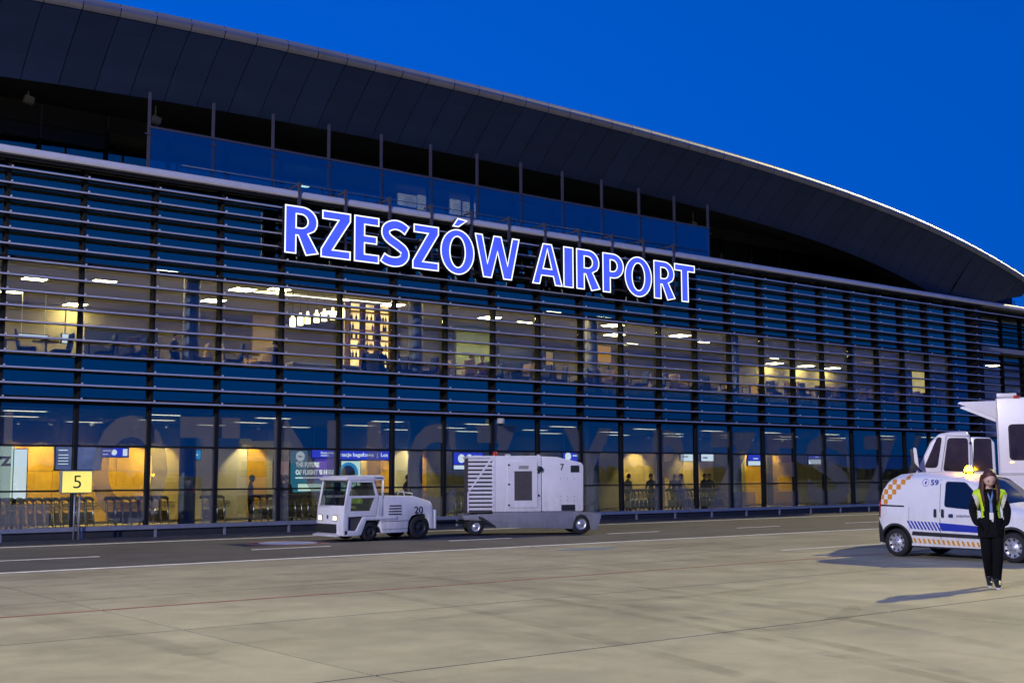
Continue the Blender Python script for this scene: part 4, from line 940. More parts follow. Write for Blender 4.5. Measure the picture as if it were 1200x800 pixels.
# ------------------------------------------------------------------ vehicles
mat('vehicle_white', (.80, .79, .80), .32, var=.06, scale=1.5, coat=.3, dirt_or_falloff=.30); mat('unit_white', (.78, .75, .77), .45, var=.07, scale=1.2, dirt_or_falloff=.5); mat('grime_white', (.60, .57, .56), .5, var=.12, scale=3)
mat('chassis_grey', (.23, .23, .27), .5, var=.15, scale=2, dirt_or_falloff=.5); mat('tyre', (.014, .014, .015), .8, var=.2, scale=8); mat('wheel_silver', (.52, .52, .53), .35, .6); mat('wheel_dark', (.03, .03, .032), .5, .3); mat('black_plastic', (.016, .016, .018), .55, var=.1)
mat('car_glass', (.006, .007, .009), .04, spec=.9); mat('seal_black', (.008, .008, .008), .6); mat('grille_dark', (.07, .06, .065), .7, var=.3, scale=30); mat('decal_black', (.012, .012, .016), .5)
mat('decal_blue', (.012, .03, .36), .45, var=.04); mat('decal_orange', (.68, .27, .015), .45, var=.06); mat('decal_yellow', (.80, .72, .55), .45); mat('decal_navy', (.015, .025, .10), .5)
mat('tail_red', (.30, .008, .008), .2); emit('tail_glow', (1, .04, .03), .9); emit('headlight_glow', (1, .84, .52), 6.0); mat('lamp_clear', (.5, .5, .5), .1); emit('beacon_glow', (1, .40, .0032), 190); mat('beacon_red', (.45, .03, .02), .25); mat('plate_grey', (.30, .30, .28), .5)
glass('cab_glass', (.55, .62, .62), .10, .8)
def wheel(parent, c, r, w, axis='y', rim='wheel_silver', spokes=0, side=-1, hubr=.62):
    t = MB().lathe([(-w/2, r*hubr), (-w/2, r*.90), (-w/2+.02, r*.98), (-w*.2, r), (w*.2, r), (w/2-.02, r*.98), (w/2, r*.90), (w/2, r*hubr)], c, axis, 28).build('wheel', 'tyre', parent)
    m = MB(); f = side*(w/2-.02)
    m.lathe([(f, r*hubr), (f-side*.03, r*hubr*.92), (f-side*.02, r*hubr*.45), (f+side*.005, r*.16), (f+side*.01, 0)], c, axis, 28)
    m.lathe([(-f*.6, r*hubr), (-f*.6, 0)], c, axis, 20)
    m.build('rim', rim, t)
    if spokes:
        h = MB()
        for k in range(spokes):
            a = 2*math.pi*k/spokes; ca, sa = math.cos(a), math.sin(a)
            for rr, ww in ((r*hubr*.82, .016), (r*hubr*.62, .011)):
                p, q = rr*ca, rr*sa
                d = (c[0]+p, c[1]+f-side*.012+side*.004, c[2]+q) if axis == 'y' else (c[0]+f-side*.008, c[1]+p, c[2]+q)
            r0, r1 = r*hubr*.66, r*hubr*.9; hw_ = .014
            pts = []
            for rr, s in ((r0, -1), (r1, -1.5), (r1, 1.5), (r0, 1)): pts.append((c[0]+rr*ca-s*hw_*sa, c[1]+f+side*.002, c[2]+rr*sa+s*hw_*ca))
            h.add(pts, [(0, 1, 2, 3)])
        h.build('rim_slots', 'wheel_dark', t)
        for k in range(4):
            a = math.pi/4+math.pi/2*k; MB().sphere((c[0]+r*.2*math.cos(a), c[1]+f+side*.006, c[2]+r*.2*math.sin(a)), .012, 6).build('wheel_bolt', 'wheel_dark', t)
    return t
def panel(name, outs, holes, m, parent, at, depth=.05):
    return link(name, curve_mesh(name, [ccw(c) for c in outs]+[ccw(c) for c in holes], m, depth), parent, at)

# ---- tow tractor, number 20
X0t, Y0t, Wt = 16.35, 27.8, 1.42
TG = thing('tow_tractor', (X0t, Y0t, 0), 'white baggage tow tractor numbered 20 with headlights on', 'tow tractor')
def B(x0, x1, y0, y1, z0, z1): return MB().box(X0t+x0, X0t+x1, Y0t+y0, Y0t+y1, z0, z1)
def PR(poly, y0, y1): return MB().prism([(X0t+x, z) for x, z in poly], Y0t+y0, Y0t+y1, 'y')
hood = PR([(1.14, .52), (1.21, .18), (2.03, .19), (2.06, .48), (2.16, .62), (2.32, .67), (2.58, .67), (2.70, .56), (2.76, .26), (2.90, .26), (2.84, .92), (2.77, 1.02), (2.2, 1.17), (1.2, 1.18)], .02, Wt-.02).build('engine_hood', 'vehicle_white', TG, .03)
for k in range(4): B(1.40+.01*k, 1.81, .008, .022, .67+.075*k, .70+.075*k).build('vent_slot', 'decal_black', hood)
B(1.195, 1.203, .014, .022, .62, 1.16).build('panel_seam', 'seal_black', hood); PR([(1.15, .49), (2.04, .50), (2.04, .51), (1.15, .50)], .012, .022).build('panel_seam', 'seal_black', hood); PR([(1.2, .28), (2.03, .29), (2.03, .296), (1.2, .286)], .012, .022).build('panel_seam', 'seal_black', hood)
place_text('number_20', '20', 'decal_black', TG, (X0t+2.24, Y0t+.014, .69), .28, .19, .012)
B(2.90, 2.96, .0, Wt, .26, .78).build('rear_plate', 'vehicle_white', TG, .01)
nose_ = PR([(-.01, .14), (-.02, .45), (0, .87), (.10, .93), (.16, .90), (.14, .16)], 0, Wt).build('front_panel', 'vehicle_white', TG, .03)
B(-.045, -.012, .34, Wt+.0, .21, .45).build('bumper', 'black_plastic', TG, .01); PR([(-.12, .12), (-.14, .17), (.0, .20), (.0, .12)], .22, Wt).build('front_step', 'vehicle_white', TG, .01)
for y in (.42, 1.20):
    h = B(-.028, -.010, y-.10, y+.10, .53, .68).build('headlight', 'black_plastic', TG); B(-.034, -.029, y-.075, y+.075, .55, .66).build('lens', 'headlight_glow', h)
B(-.02, -.008, .79, .86, .58, .68).build('emblem', 'decal_navy', TG)
bars = MB()
for y in (.03, Wt-.03):
    bars.tube([(X0t+.05, Y0t+y, .88), (X0t+.18, Y0t+y, 1.63)], .036, 8)
    bars.tube([(X0t+1.22, Y0t+y, 1.15), (X0t+1.22, Y0t+y, 1.62)], .028, 8)
bars.tube([(X0t+.05, Y0t+.03, .91), (X0t+.05, Y0t+Wt-.03, .91)], .03, 8)
bars.build('cab_frame', 'vehicle_white', TG)
rf = PR([(.08, 1.60), (.06, 1.66), (.16, 1.72), (1.1, 1.74), (1.25, 1.71), (1.27, 1.62), (1.2, 1.60)], -.01, Wt+.01).build('cab_roof', 'vehicle_white', TG, .025)
place_text('maker_mark', 'C', 'decal_navy', rf, (X0t+.93, Y0t-.016, 1.640), .05, .06, .02); B(.99, 1.21, -.016, -.012, 1.652, 1.682).build('maker_mark', 'decal_navy', rf)
MB().add([(X0t+.045, Y0t+.09, .93), (X0t+.045, Y0t+Wt-.09, .93), (X0t+.165, Y0t+Wt-.09, 1.59), (X0t+.165, Y0t+.09, 1.59)], [(0, 1, 2, 3)]).build('windscreen', 'cab_glass', TG)
for y, a in ((.45, .25), (.95, .2)): MB().tube([(X0t+.03, Y0t+y, .93), (X0t+.085, Y0t+y+a, 1.22)], .012, 6).build('wiper', 'black_plastic', TG)
for y in (-.005, Wt-.045):
    dr = panel('door', [[(.03, .64), (.02, .90), (.17, 1.60), (.91, 1.60), (1.07, 1.18), (.98, .66)]], [[(.235, 1.55), (.155, 1.195), (.985, 1.195), (.88, 1.55)], [(.23, 1.135), (.20, .79), (.80, .79), (.95, 1.135)]], 'vehicle_white', TG, (X0t, Y0t+y, 0), .05)
    panel('window', [[(.22, 1.56), (.14, 1.19), (.99, 1.19), (.89, 1.56)]], [], 'cab_glass', dr, (X0t, Y0t+y+.02, 0), .006); panel('window', [[(.22, 1.14), (.19, .78), (.81, .78), (.96, 1.14)]], [], 'cab_glass', dr, (X0t, Y0t+y+.02, 0), .006)
PR([(.99, .64), (1.2, .62), (1.2, 1.18), (1.09, 1.18)], .0, .05).build('side_panel', 'vehicle_white', TG, .01); PR([(.99, .64), (1.2, .62), (1.2, 1.18), (1.09, 1.18)], Wt-.05, Wt).build('side_panel', 'vehicle_white', TG, .01)
PR([(.14, .30), (.14, .62), (.62, .63), (.38, .28)], .05, Wt-.05).build('step_well', 'grille_dark', TG)
for y in (0, Wt-.14): PR([(.02, .14), (.02, .30), (.38, .27), (.60, .645), (1.67, .64), (1.67, .54), (.70, .54), (.54, .16), (.40, .14)], y, y+.14).build('fender', 'vehicle_white', TG, .015)
B(.15, 2.8, .2, Wt-.2, .22, .55).build('chassis', 'black_plastic', TG)
B(.55, .95, .25, 1.15, .55, .98).build('seat', 'black_plastic', TG, .04); B(.92, 1.02, .35, 1.05, .98, 1.45).build('seat_back', 'black_plastic', TG, .03)
sw = MB(); sw.tube([(X0t+.42+.05*math.cos(t), Y0t+.55+.17*math.sin(t), 1.12+.15*math.cos(t)) for t in [2*math.pi*k/16 for k in range(17)]], .013, 6, cap=False); sw.tube([(X0t+.2, Y0t+.55, .85), (X0t+.42, Y0t+.55, 1.12)], .02, 6); sw.build('steering_wheel', 'black_plastic', TG)
hr_ = MB(); hr_.tube([(X0t+2.25, Y0t+.9, 1.16), (X0t+2.3, Y0t+.9, 1.28), (X0t+2.75, Y0t+.9, 1.22), (X0t+2.75, Y0t+.9, 1.02)], .012, 6); hr_.tube([(X0t+2.1, Y0t+.3, 1.17), (X0t+2.04, Y0t+.3, 1.33)], .010, 6); hr_.build('handrail', 'vehicle_white', TG)
for x, y, r, w in ((.82, .13, .24, .22), (.82, Wt-.13, .24, .22), (2.42, .15, .315, .27), (2.42, Wt-.15, .315, .27)):
    wheel(TG, (X0t+x, Y0t+y, r), r, w, 'y', 'wheel_dark', side=-1 if y < .5 else 1)
MB().tube([(X0t+2.9, Y0t+.7, .34), (X0t+3.3, Y0t+.7, .34)], .03, 8).build('tow_hook', 'black_plastic', TG)
# its driver
DP = pose_default(); DP.update(pelvis=(0, .05, .62), waist=(0, .06, .76), chest=(0, .03, .94), upper=(0, .01, 1.07), neck=(0, -.01, 1.155), nape=(0, -.03, 1.22), sl=(.165, .01, 1.075), el=(.23, -.10, .85), wl=(.16, -.33, .88), hl=(.13, -.40, .90), sr=(-.165, .01, 1.075), er=(-.23, -.10, .85), wr=(-.16, -.33, .88), hr=(-.13, -.40, .90),
   pl=(.10, -.02, .60), kl=(.12, -.40, .60), al=(.12, -.42, .20), tl=(.12, -.55, .15), pr=(-.10, -.02, .60), kr=(-.12, -.40, .60), ar=(-.12, -.42, .20), tr=(-.12, -.55, .15))
person('person', (X0t+.74, Y0t+.55, .02), R(-90), 'driver in yellow hi-vis sitting in the cab of tow tractor 20', P=DP, top='hivis', leg='navy_cloth', hair='hair_dark', scale=.99, sub=1)

# ---- ground power unit, number 7
Xg, Yg, Wg = 20.1, 28.0, 1.6
def G(x): return Xg+.755*x
GP = thing('ground_power_unit', (Xg, Yg, 0), 'white towed ground power unit numbered 7 on a grey chassis', 'power unit')
def B(x0, x1, y0, y1, z0, z1): return MB().box(G(x0), G(x1), Yg+y0, Yg+y1, z0, z1)
def PR(poly, y0, y1): return MB().prism([(G(x), z) for x, z in poly], Yg+y0, Yg+y1, 'y')
cn = PR([(1.39, .665), (1.39, 2.28), (3.30, 2.29), (3.30, .665)], 0, Wg).build('main_housing', 'unit_white', GP, .035)
rr = PR([(3.305, .665), (3.305, 2.27), (3.92, 2.25), (4.90, 2.08), (4.97, 2.0), (4.95, .665)], .03, Wg-.03).build('rear_housing', 'unit_white', GP, .05)
ra = PR([(.46, .66), (.49, 2.24), (1.38, 2.26), (1.38, .66)], .06, Wg-.06).build('radiator', 'grille_dark', GP)
for i in range(13):
    z = .72+.118*i; dx = .02*(z-.66)/1.6
    B(.44+dx, 1.39, .0, .05, z, z+.066).build('slat', 'unit_white', ra)
PR([(.44, 1.24), (.47, 1.20), (1.39, 2.19), (1.37, 2.26), (1.34, 2.24)], -.012, .03).build('brace', 'unit_white', ra); PR([(.43, .66), (.48, .66), (.48, 1.24), (.43, 1.24)], -.012, .05).build('brace', 'unit_white', ra)
PR([(.44, 2.22), (.44, 2.28), (1.40, 2.29), (1.40, 2.22)], 0, Wg).build('radiator_top', 'unit_white', ra)
B(1.39, 1.50, -.012, .02, .67, 2.26).build('corner_post', 'unit_white', cn, .008)
dp = panel('service_door', [[(.755*x, z) for x, z in ((1.99, .79), (3.14, .79), (3.14, 2.12), (1.99, 2.12))]], [[(.755*x, z) for x, z in ((2.24, .99), (2.93, .99), (2.93, 1.84), (2.24, 1.84))]], 'unit_white', GP, (Xg, Yg-.025, 0), .03)
B(2.24, 2.93, -.012, -.003, .99, 1.84).build('louvre_mesh', 'grille_dark', dp)
for i in range(16): B(2.24, 2.93, -.020, -.010, 1.015+.052*i, 1.035+.052*i).build('slat', 'grille_dark', dp)
PR([(2.40, 1.90), (2.77, 1.90), (2.81, 2.00), (2.43, 2.00)], -.032, -.026).build('maker_plate', 'plate_grey', dp)
for x, z in ((2.02, 2.02), (2.02, 1.46), (2.02, .86), (3.17, 1.8), (3.17, 1.14)): MB().lathe([(-.02, 0), (-.02, .028), (.02, .028)], (G(x), Yg-.03, z), 'y', 10).build('hinge', 'decal_black', dp)
MB().lathe([(-.05, 0), (-.05, .07), (.03, .09)], (G(3.23), Yg-.02, 1.90), 'y', 14).build('filler_cap', 'black_plastic', GP)
for i in range(7): MB().sphere((G(1.44), Yg-.014, .85+.22*i), .012, 6).build('rivet', 'decal_black', cn)
B(4.46, 4.80, .018, .034, 1.80, 2.00).build('control_window', 'decal_black', rr); B(4.08, 4.62, .018, .034, .69, .86).build('socket_recess', 'decal_black', rr)
place_text('number_7', '7', 'decal_black', GP, (G(4.05), Yg+.024, 1.86), .11, .19, .012)
for x in (4.06, 4.32, 4.6):
    for z in (.98, 1.10, 1.62): MB().sphere((G(x), Yg+.028, z), .012, 6).build('rivet', 'decal_black', rr)
ch_ = PR([(.30, .44), (.24, .56), (.86, .61), (1.42, .61), (1.42, .66), (4.52, .66), (4.52, .16), (1.52, .22), (1.04, .42)], .0, Wg).build('chassis', 'chassis_grey', GP, .015)
PR([(.86, .55), (1.05, .50), (1.52, .26), (1.50, .22), (1.0, .42), (.86, .47)], -.01, Wg+.01).build('front_bracket', 'black_plastic', ch_)
PR([(4.52, .16), (4.52, .66), (5.66, .58), (5.50, .13), (5.22, .13), (5.16, .40), (5.02, .54), (4.84, .58), (4.66, .52), (4.55, .34)], -.0, .3).build('mudguard', 'chassis_grey', GP, .012); PR([(4.52, .16), (4.52, .66), (5.66, .58), (5.50, .13), (5.22, .13), (5.16, .40), (5.02, .54), (4.84, .58), (4.66, .52), (4.55, .34)], Wg-.3, Wg).build('mudguard', 'chassis_grey', GP, .012)
B(4.52, 5.5, .3, Wg-.3, .3, .56).build('rear_deck', 'chassis_grey', GP)
for x, y, r, w in ((.74, .12, .245, .2), (.74, Wg-.12, .245, .2), (4.84, .12, .30, .22), (4.84, Wg-.12, .30, .22)): wheel(GP, (G(x), Yg+y, r), r, w, 'y', 'wheel_silver', side=-1 if y < .5 else 1, hubr=.55)
db = MB(); db.tube([(G(.5), Yg+.85, .36), (G(-.72), Yg+.52, .34)], .035, 8); db.tube([(G(.5), Yg+.3, .36), (G(.1), Yg+.7, .36)], .03, 8); db.build('drawbar', 'black_plastic', GP)
MB().lathe([(0, .07), (.10, .065), (.13, .04), (.14, 0)], (G(1.55), Yg+.4, 2.285), 'z', 14).build('warning_lamp', 'beacon_red', GP)
B(1.95, 2.15, .3, .5, 2.29, 2.34).build('roof_cap', 'lamp_clear', GP); B(2.75, 2.95, .6, .8, 2.29, 2.37).build('roof_vent', 'black_plastic', GP); B(3.2, 3.3, .3, .4, 2.29, 2.33).build('roof_cap', 'lamp_clear', GP)
MB().tube([(G(5.0), Yg+.7, .75), (G(5.15), Yg+.7, .85), (G(5.2), Yg+.9, .70), (G(5.05), Yg+1.1, .66)], .035, 8).build('power_cable', 'black_plastic', GP)

GP.location = (20.50, 28.50, 0); GP.rotation_euler = (0, 0, R(-31))

# ---- service van, number 59 (built nose towards +x, then turned)
VN = thing('service_van', (0, 0, 0), 'small white airport van numbered 59 with orange checks, blue stripe and lit amber beacon', 'van')
TOPV = [(-.475, .80), (-.455, 1.0), (-.42, 1.25), (-.34, 1.48), (-.22, 1.62), (-.05, 1.695), (.3, 1.725), (.7, 1.735), (1.2, 1.72), (1.55, 1.68), (1.85, 1.575), (2.15, 1.35), (2.42, 1.13), (2.55, 1.085), (2.9, 1.0), (3.2, .90), (3.36, .76), (3.42, .55)]
HWV = [(-.475, .74), (-.40, .80), (-.25, .83), (0, .845), (2.4, .845), (2.9, .82), (3.2, .74), (3.36, .62), (3.42, .50)]
def ip(t, x): return float(np.interp(x, [q[0] for q in t], [q[1] for q in t]))
AR = .365
def botv(x):
    b = .24
    if x > 3.3: b = .28
    for c in (0, 2.60):
        d = abs(x-c)
        if d < AR: b = max(b, .29+math.sqrt(AR*AR-d*d))
    return b
def sidey(x, z):
    t = ip(TOPV, x); s = 1 if z < .85 else 1-.135*((z-.85)/.85)**1.35
    if z < .45: s *= 1-.03*((.45-z)/.2)
    k = min(max(1-(t-z)/.16, 0), 1); e = min(max((x-2.35)/.3, 0), 1)
    s *= 1-(.30*(1-e)+.18*e)*k**2.4
    if abs(z-.86) < .05: s *= 1.006
    return ip(HWV, x)*s
xs = sorted(set([q[0] for q in TOPV]+[-.2+.1*i for i in range(36)]+[c+s*AR*math.cos(R(a)) for c in (0, 2.6) for s in (-1, 1) for a in range(0, 90, 9)]+[c+s*(AR+.004) for c in (0, 2.6) for s in (-1, 1)]))
vb = MB(); rings = []; NZ = 20
for x in xs:
    t, b = ip(TOPV, x), botv(x); b = min(b, t-.08); rg = []
    zs = [b+(t-b)*(1-(1-i/NZ)**1.6) for i in range(NZ+1)]
    for z in zs: rg.append((x, -sidey(x, z), z))
    y1 = sidey(x, t)
    for f in (.75, .4, 0): rg.append((x, -y1*f, t+.028*(1-f*f)))
    rings.append(rg+[(x, -y, z) for x, y, z in rg[:-1]][::-1])
n = len(rings[0]); vv = [p for r_ in rings for p in r_]; ff = []
for i in range(len(rings)-1):
    for j in range(n-1): ff.append((i*n+j, i*n+j+1, (i+1)*n+j+1, (i+1)*n+j))
ff.append(tuple(range(n))); ff.append(tuple(range((len(rings)-1)*n, len(rings)*n)))
vb.add(vv, ff, 0, True); vbo = vb.build('body', 'vehicle_white', VN, org=(0, 0, 0))
def patch(name, q, m, parent, lift=.006, n=6, k=3, side=-1, thick=0):
    "four corners (x, z): lower left, lower right, upper right, upper left, laid on the van's side"
    v = []
    for i in range(n+1):
        for j in range(k+1):
            a, b = i/n, j/k
            x = (q[0][0]*(1-a)+q[1][0]*a)*(1-b)+(q[3][0]*(1-a)+q[2][0]*a)*b; z = (q[0][1]*(1-a)+q[1][1]*a)*(1-b)+(q[3][1]*(1-a)+q[2][1]*a)*b
            v.append((x, side*(sidey(x, z)+lift), z))
    f = [(i*(k+1)+j, (i+1)*(k+1)+j, (i+1)*(k+1)+j+1, i*(k+1)+j+1) for i in range(n) for j in range(k)]
    return MB().add(v, f, 0, True).build(name, m, parent, org=(0, 0, 0))
def outline_patch(name, poly, m, parent, lift, side=-1):
    "convex outline on the van's side, filled as a fan with rings"
    c = np.mean(np.array(poly), 0); N = len(poly); v = []; K = 5
    for r_ in range(K+1):
        for p in poly: q = c+(np.array(p)-c)*(r_/K); v.append((q[0], side*(sidey(q[0], q[1])+lift), q[1]))
    f = [(r_*N+j, r_*N+(j+1) % N, (r_+1)*N+(j+1) % N, (r_+1)*N+j) for r_ in range(K) for j in range(N)]
    return MB().add(v, f, 0, True).build(name, m, parent, org=(0, 0, 0))
def rounded(pts, r=.05, n=4):
    out = []; N = len(pts)
    for i in range(N):
        p0, p1, p2 = [np.array(pts[(i+j) % N], float) for j in (-1, 0, 1)]
        a = p1+(p0-p1)/np.linalg.norm(p0-p1)*min(r, np.linalg.norm(p0-p1)*.45); b = p1+(p2-p1)/np.linalg.norm(p2-p1)*min(r, np.linalg.norm(p2-p1)*.45)
        for t in range(n+1): s = t/n; out.append(tuple(a*(1-s)**2+2*p1*s*(1-s)+b*s*s))
    return out
for sd_ in (-1, 1):
    wp = rounded([(1.17, 1.05), (1.95, .99), (2.06, 1.10), (1.62, 1.53), (1.19, 1.545)], .06)
    sl_ = outline_patch('window_seal', [tuple(np.array(p)+(np.array(p)-np.array((1.5, 1.25)))*.04) for p in wp], 'seal_black', vbo, .004, sd_); outline_patch('side_window', wp, 'car_glass', vbo, .010, sd_)
    patch('side_moulding', [(.40, .455), (2.2, .43), (2.2, .50), (.42, .535)], 'black_plastic', vbo, .018, 10, 2, sd_)
    for x in (.93, 1.10): outline_patch('door_handle', rounded([(x, .83), (x+.065, .83), (x+.06, 1.0), (x, 1.0)], .03), 'black_plastic', vbo, .025, sd_)
    patch('slide_rail', [(-.40, 1.035), (.22, 1.025), (.22, 1.055), (-.40, 1.07)], 'seal_black', vbo, .006, 8, 1, sd_)
    for x in (1.055, 2.2): patch('door_seam', [(x, .3), (x+.010, .3), (x+.010 if x < 2 else x-.05, 1.6 if x < 2 else 1.05), (x if x < 2 else x-.06, 1.6 if x < 2 else 1.05)], 'seal_black', vbo, .003, 1, 8, sd_)
    patch('door_seam', [(.33, .56), (.34, .56), (.34, 1.03), (.33, 1.03)], 'plate_grey', vbo, .002, 1, 5, sd_)
    tl_ = patch('tail_light', [(-.472, .82), (-.385, .80), (-.375, 1.20), (-.44, 1.22)], 'tail_red', vbo, .012, 3, 5, sd_); patch('lamp_glow', [(-.462, 1.03), (-.40, 1.03), (-.39, 1.13), (-.45, 1.14)], 'tail_glow', tl_, .016, 2, 2, sd_)
    patch('rear_bumper', [(-.475, .28), (-.30, .28), (-.33, .58), (-.475, .79)], 'black_plastic', vbo, .015, 4, 4, sd_); patch('front_bumper', [(2.97, .28), (3.40, .32), (3.40, .58), (3.02, .50)], 'black_plastic', vbo, .012, 4, 4, sd_)
    patch('blue_stripe', [(1.09, .565), (2.25, .545), (2.25, .66), (1.02, .725)], 'decal_blue', vbo, .007, 8, 2, sd_)
    for i in range(9):
        x = .28+i*.082; patch('blue_hatch', [(x+.10, .585-.003*i), (x+.145, .585-.003*i), (x+.045, .745-.002*i), (x, .747-.002*i)], 'decal_blue', vbo, .007, 1, 3, sd_)
    patch('yellow_strip', [(.39, .30), (2.2, .26), (2.2, .36), (.39, .40)], 'decal_yellow', vbo, .007, 10, 1, sd_)
    for i in range(16):
        x = .42+i*.11; patch('orange_hatch', [(x+.03, .305-.0024*i*1.0), (x+.075, .303-.0024*i), (x+.045, .395-.0024*i), (x, .397-.0024*i)], 'decal_orange', vbo, .011, 1, 2, sd_)
    for r_ in range(6):
        for c_ in range(8):
            if (r_+c_) % 2: continue
            z1 = 1.70-r_*.104; x0_ = -.40+c_*.104
            if x0_ > .42-r_*.135+.02 or x0_+.104 < -.40: continue
            t = ip(TOPV, max(x0_, -.45))
            if z1 > t-.004 or z1-.104 < 1.06: continue
            patch('orange_check', [(x0_, z1-.104), (x0_+.104, z1-.104), (x0_+.104, z1), (x0_, z1)], 'decal_orange', vbo, .006, 2, 2, sd_)
    wr_ = [(.05+.075*math.cos(2*math.pi*k/18)-.34, .92+.085*math.sin(2*math.pi*k/18)) for k in range(-6, 6)]
    for a, b in zip(wr_[:-1], wr_[1:]): patch('fuel_flap_line', [(a[0], a[1]), (b[0], b[1]), (b[0]-.006, b[1]), (a[0]-.006, a[1])], 'plate_grey', vbo, .003, 1, 1, sd_)
    # arch trims
    for c in (0, 2.6):
        m = MB(); v = []
        for k in range(19):
            a = R(180*k/18)
            for rr_, l in ((AR-.012, .0), (AR+.035, .004)):
                x, z = c+rr_*math.cos(a), .29+rr_*math.sin(a); v.append((x, sd_*(sidey(x, max(z, .30))+.012), max(z, .28)))
        m.add(v, [(2*k, 2*k+1, 2*k+3, 2*k+2) for k in range(18)], 0, True).build('arch_trim', 'black_plastic', vbo, org=(0, 0, 0))
def side_text(name, s, m, x, z, w, h, parent, bold=.015):
    me = text_mesh(s, m, w, h, bold, .0)
    for v in me.vertices: xx, zz = x+v.co.x, z+v.co.z; v.co = (xx, -(sidey(xx, zz)+.008), zz)
    return link(name, me, parent, (0, 0, 0))
side_text('number_59', '59', 'decal_blue', .83, 1.475, .185, .115, vbo, .025); side_text('lettering', 'RZESZÓW', 'decal_navy', 1.44, .845, .30, .05, vbo, .02)
rg_ = MB(); v = []
for k in range(25):
    a = 2*math.pi*k/24
    for rr_ in (.078, .070): x, z = .715+rr_*math.cos(a), 1.53+rr_*math.sin(a); v.append((x, -(sidey(x, z)+.007), z))
rg_.add(v, [(2*k, 2*k+1, 2*k+3, 2*k+2) for k in range(24)]).build('emblem_ring', 'decal_blue', vbo, org=(0, 0, 0)); outline_patch('emblem', [(.70, 1.50), (.73, 1.50), (.735, 1.545), (.75, 1.57), (.71, 1.555), (.695, 1.53)], 'decal_blue', vbo, .008)
outline_patch('emblem', [(1.26, .835), (1.36, .83), (1.365, .90), (1.30, .91), (1.255, .89)], 'decal_navy', vbo, .007)
ws = MB(); v = []
for i in range(9):
    x = 1.74+(2.44-1.74)*i/8; t = ip(TOPV, x); y1 = sidey(x, t)*.98
    for j in range(9): f = -1+2*j/8; v.append((x, f*y1, t+.028*(1-f*f)+.008))
ws.add(v, [(i*9+j, (i+1)*9+j, (i+1)*9+j+1, i*9+j+1) for i in range(8) for j in range(8)], 0, True).build('windscreen', 'car_glass', VN, org=(0, 0, 0))
for s in (-1, 1): MB().sphere((2.02, s*.95, 1.08), (.06, .11, .09), 12).build('wing_mirror', 'black_plastic', VN)
for s in (-1, 1): MB().sphere((3.16, s*.58, .82), (.20, .14, .10), 12).build('headlight', 'lamp_clear', VN)
for x in (0, 2.60):
    for s in (-1, 1): wheel(VN, (x, s*.735, .29), .29, .20, 'y', 'wheel_silver', 9, s, .68)
MB().box(-.38, 3.2, -.55, .55, .20, .60).build('underbody', 'black_plastic', VN)
MB().box(.4, 2.2, -.80, .80, .21, .26).build('sill', 'black_plastic', VN)
bc = MB().lathe([(0, .10), (.035, .10), (.04, .085)], (1.50, -.45, 1.715), 'z', 16).build('beacon_base', 'black_plastic', VN); MB().lathe([(.04, .078), (.10, .074), (.14, .05), (.155, 0)], (1.50, -.45, 1.715), 'z', 16).build('beacon', 'beacon_glow', bc)
MB().tube([(1.95, -.1, 1.56), (1.85, -.1, 1.78)], .004, 5).build('aerial', 'black_plastic', VN)
VN.location = (22.1+.835, 14.96, 0); VN.rotation_euler = (0, 0, R(-91.1))

# ---- box truck behind the van, seen square from its side (built along +x from its nose, then turned)
KO, KA = Vector((25.75, 15.75, 0)), R(-60)
TK = thing('box_truck', (0, 0, 0), 'white airport lift truck with rounded cab and tall box body behind the van', 'truck')
_kd = np.array([math.cos(KA), math.sin(KA)]); _kn = np.array([-_kd[1], _kd[0]]); Wk = 2.25
def KH(x, y, off=0.):
    "survey helper: place (along, up) on the truck's side"
    r = _F+CR*(x-600)/FPX-CU*(y-400)/FPX; o_ = np.array(KO[:2])+_kn*off; t = (_kn@o_)/(_kn@r[:2]); p = r[:2]*t
    return (float((p-o_)@_kd), float(1.7+r[2]*t))
def KP(pts, y0, y1): return MB().prism(pts, y0, y1, 'y')
k0 = KH(1073, 556); kt = KH(1100, 508); kr = KH(1132, 506); kb = KH(1139, 513)
zt = kt[1]; xb_ = kb[0]
cab = KP([(k0[0]-.12, .62), (k0[0]-.12, k0[1]-.25), (k0[0]-.02, k0[1]), (kt[0]-.20, zt-.20), (kt[0], zt), (kt[0]+.25, zt+.04), (kr[0], zt+.05), (xb_-.03, zt-.06), (xb_, zt-.25), (xb_+.03, .62)], 0, Wk).build('cab', 'vehicle_white', TK, .07, 3, org=(0, 0, 0))
xk = KH(1167, 530)[0]
crew = KP([(xb_-.05, .62), (xb_-.05, zt-.08), (xk-.12, zt-.10), (xk-.02, zt-.22), (xk, .62)], .05, Wk-.05).build('crew_cab', 'vehicle_white', TK, .05, org=(0, 0, 0))
def kwin(name, pts, r=.08, parent=cab, y=0.0):
    q = rounded([KH(*p) for p in pts], r); c = np.mean(np.array(q), 0)
    o_ = link('window_seal', curve_mesh('window_seal', [ccw([tuple(c+(np.array(p)-c)*1.06) for p in q])], 'seal_black', .012), parent, (0, -.008+y, 0)); return link(name, curve_mesh(name, [ccw(q)], 'truck_glass', .012), parent, (0, -.016+y, 0))
glass('truck_glass_clear', (.3, .3, .3), .1); mat('truck_glass', (.045, .03, .028), .06, var=.5, scale=1.5, spec=.6)
kwin('quarter_window', [(1083.5, 547), (1098, 513), (1103.5, 513), (1098.5, 547)]); kwin('door_window', [(1106, 551), (1111, 514), (1133.5, 514), (1134.5, 551)])
kwin('crew_window', [(1141, 551), (1141.5, 514.5), (1161, 514.5), (1163, 551)], .06, crew, .05)
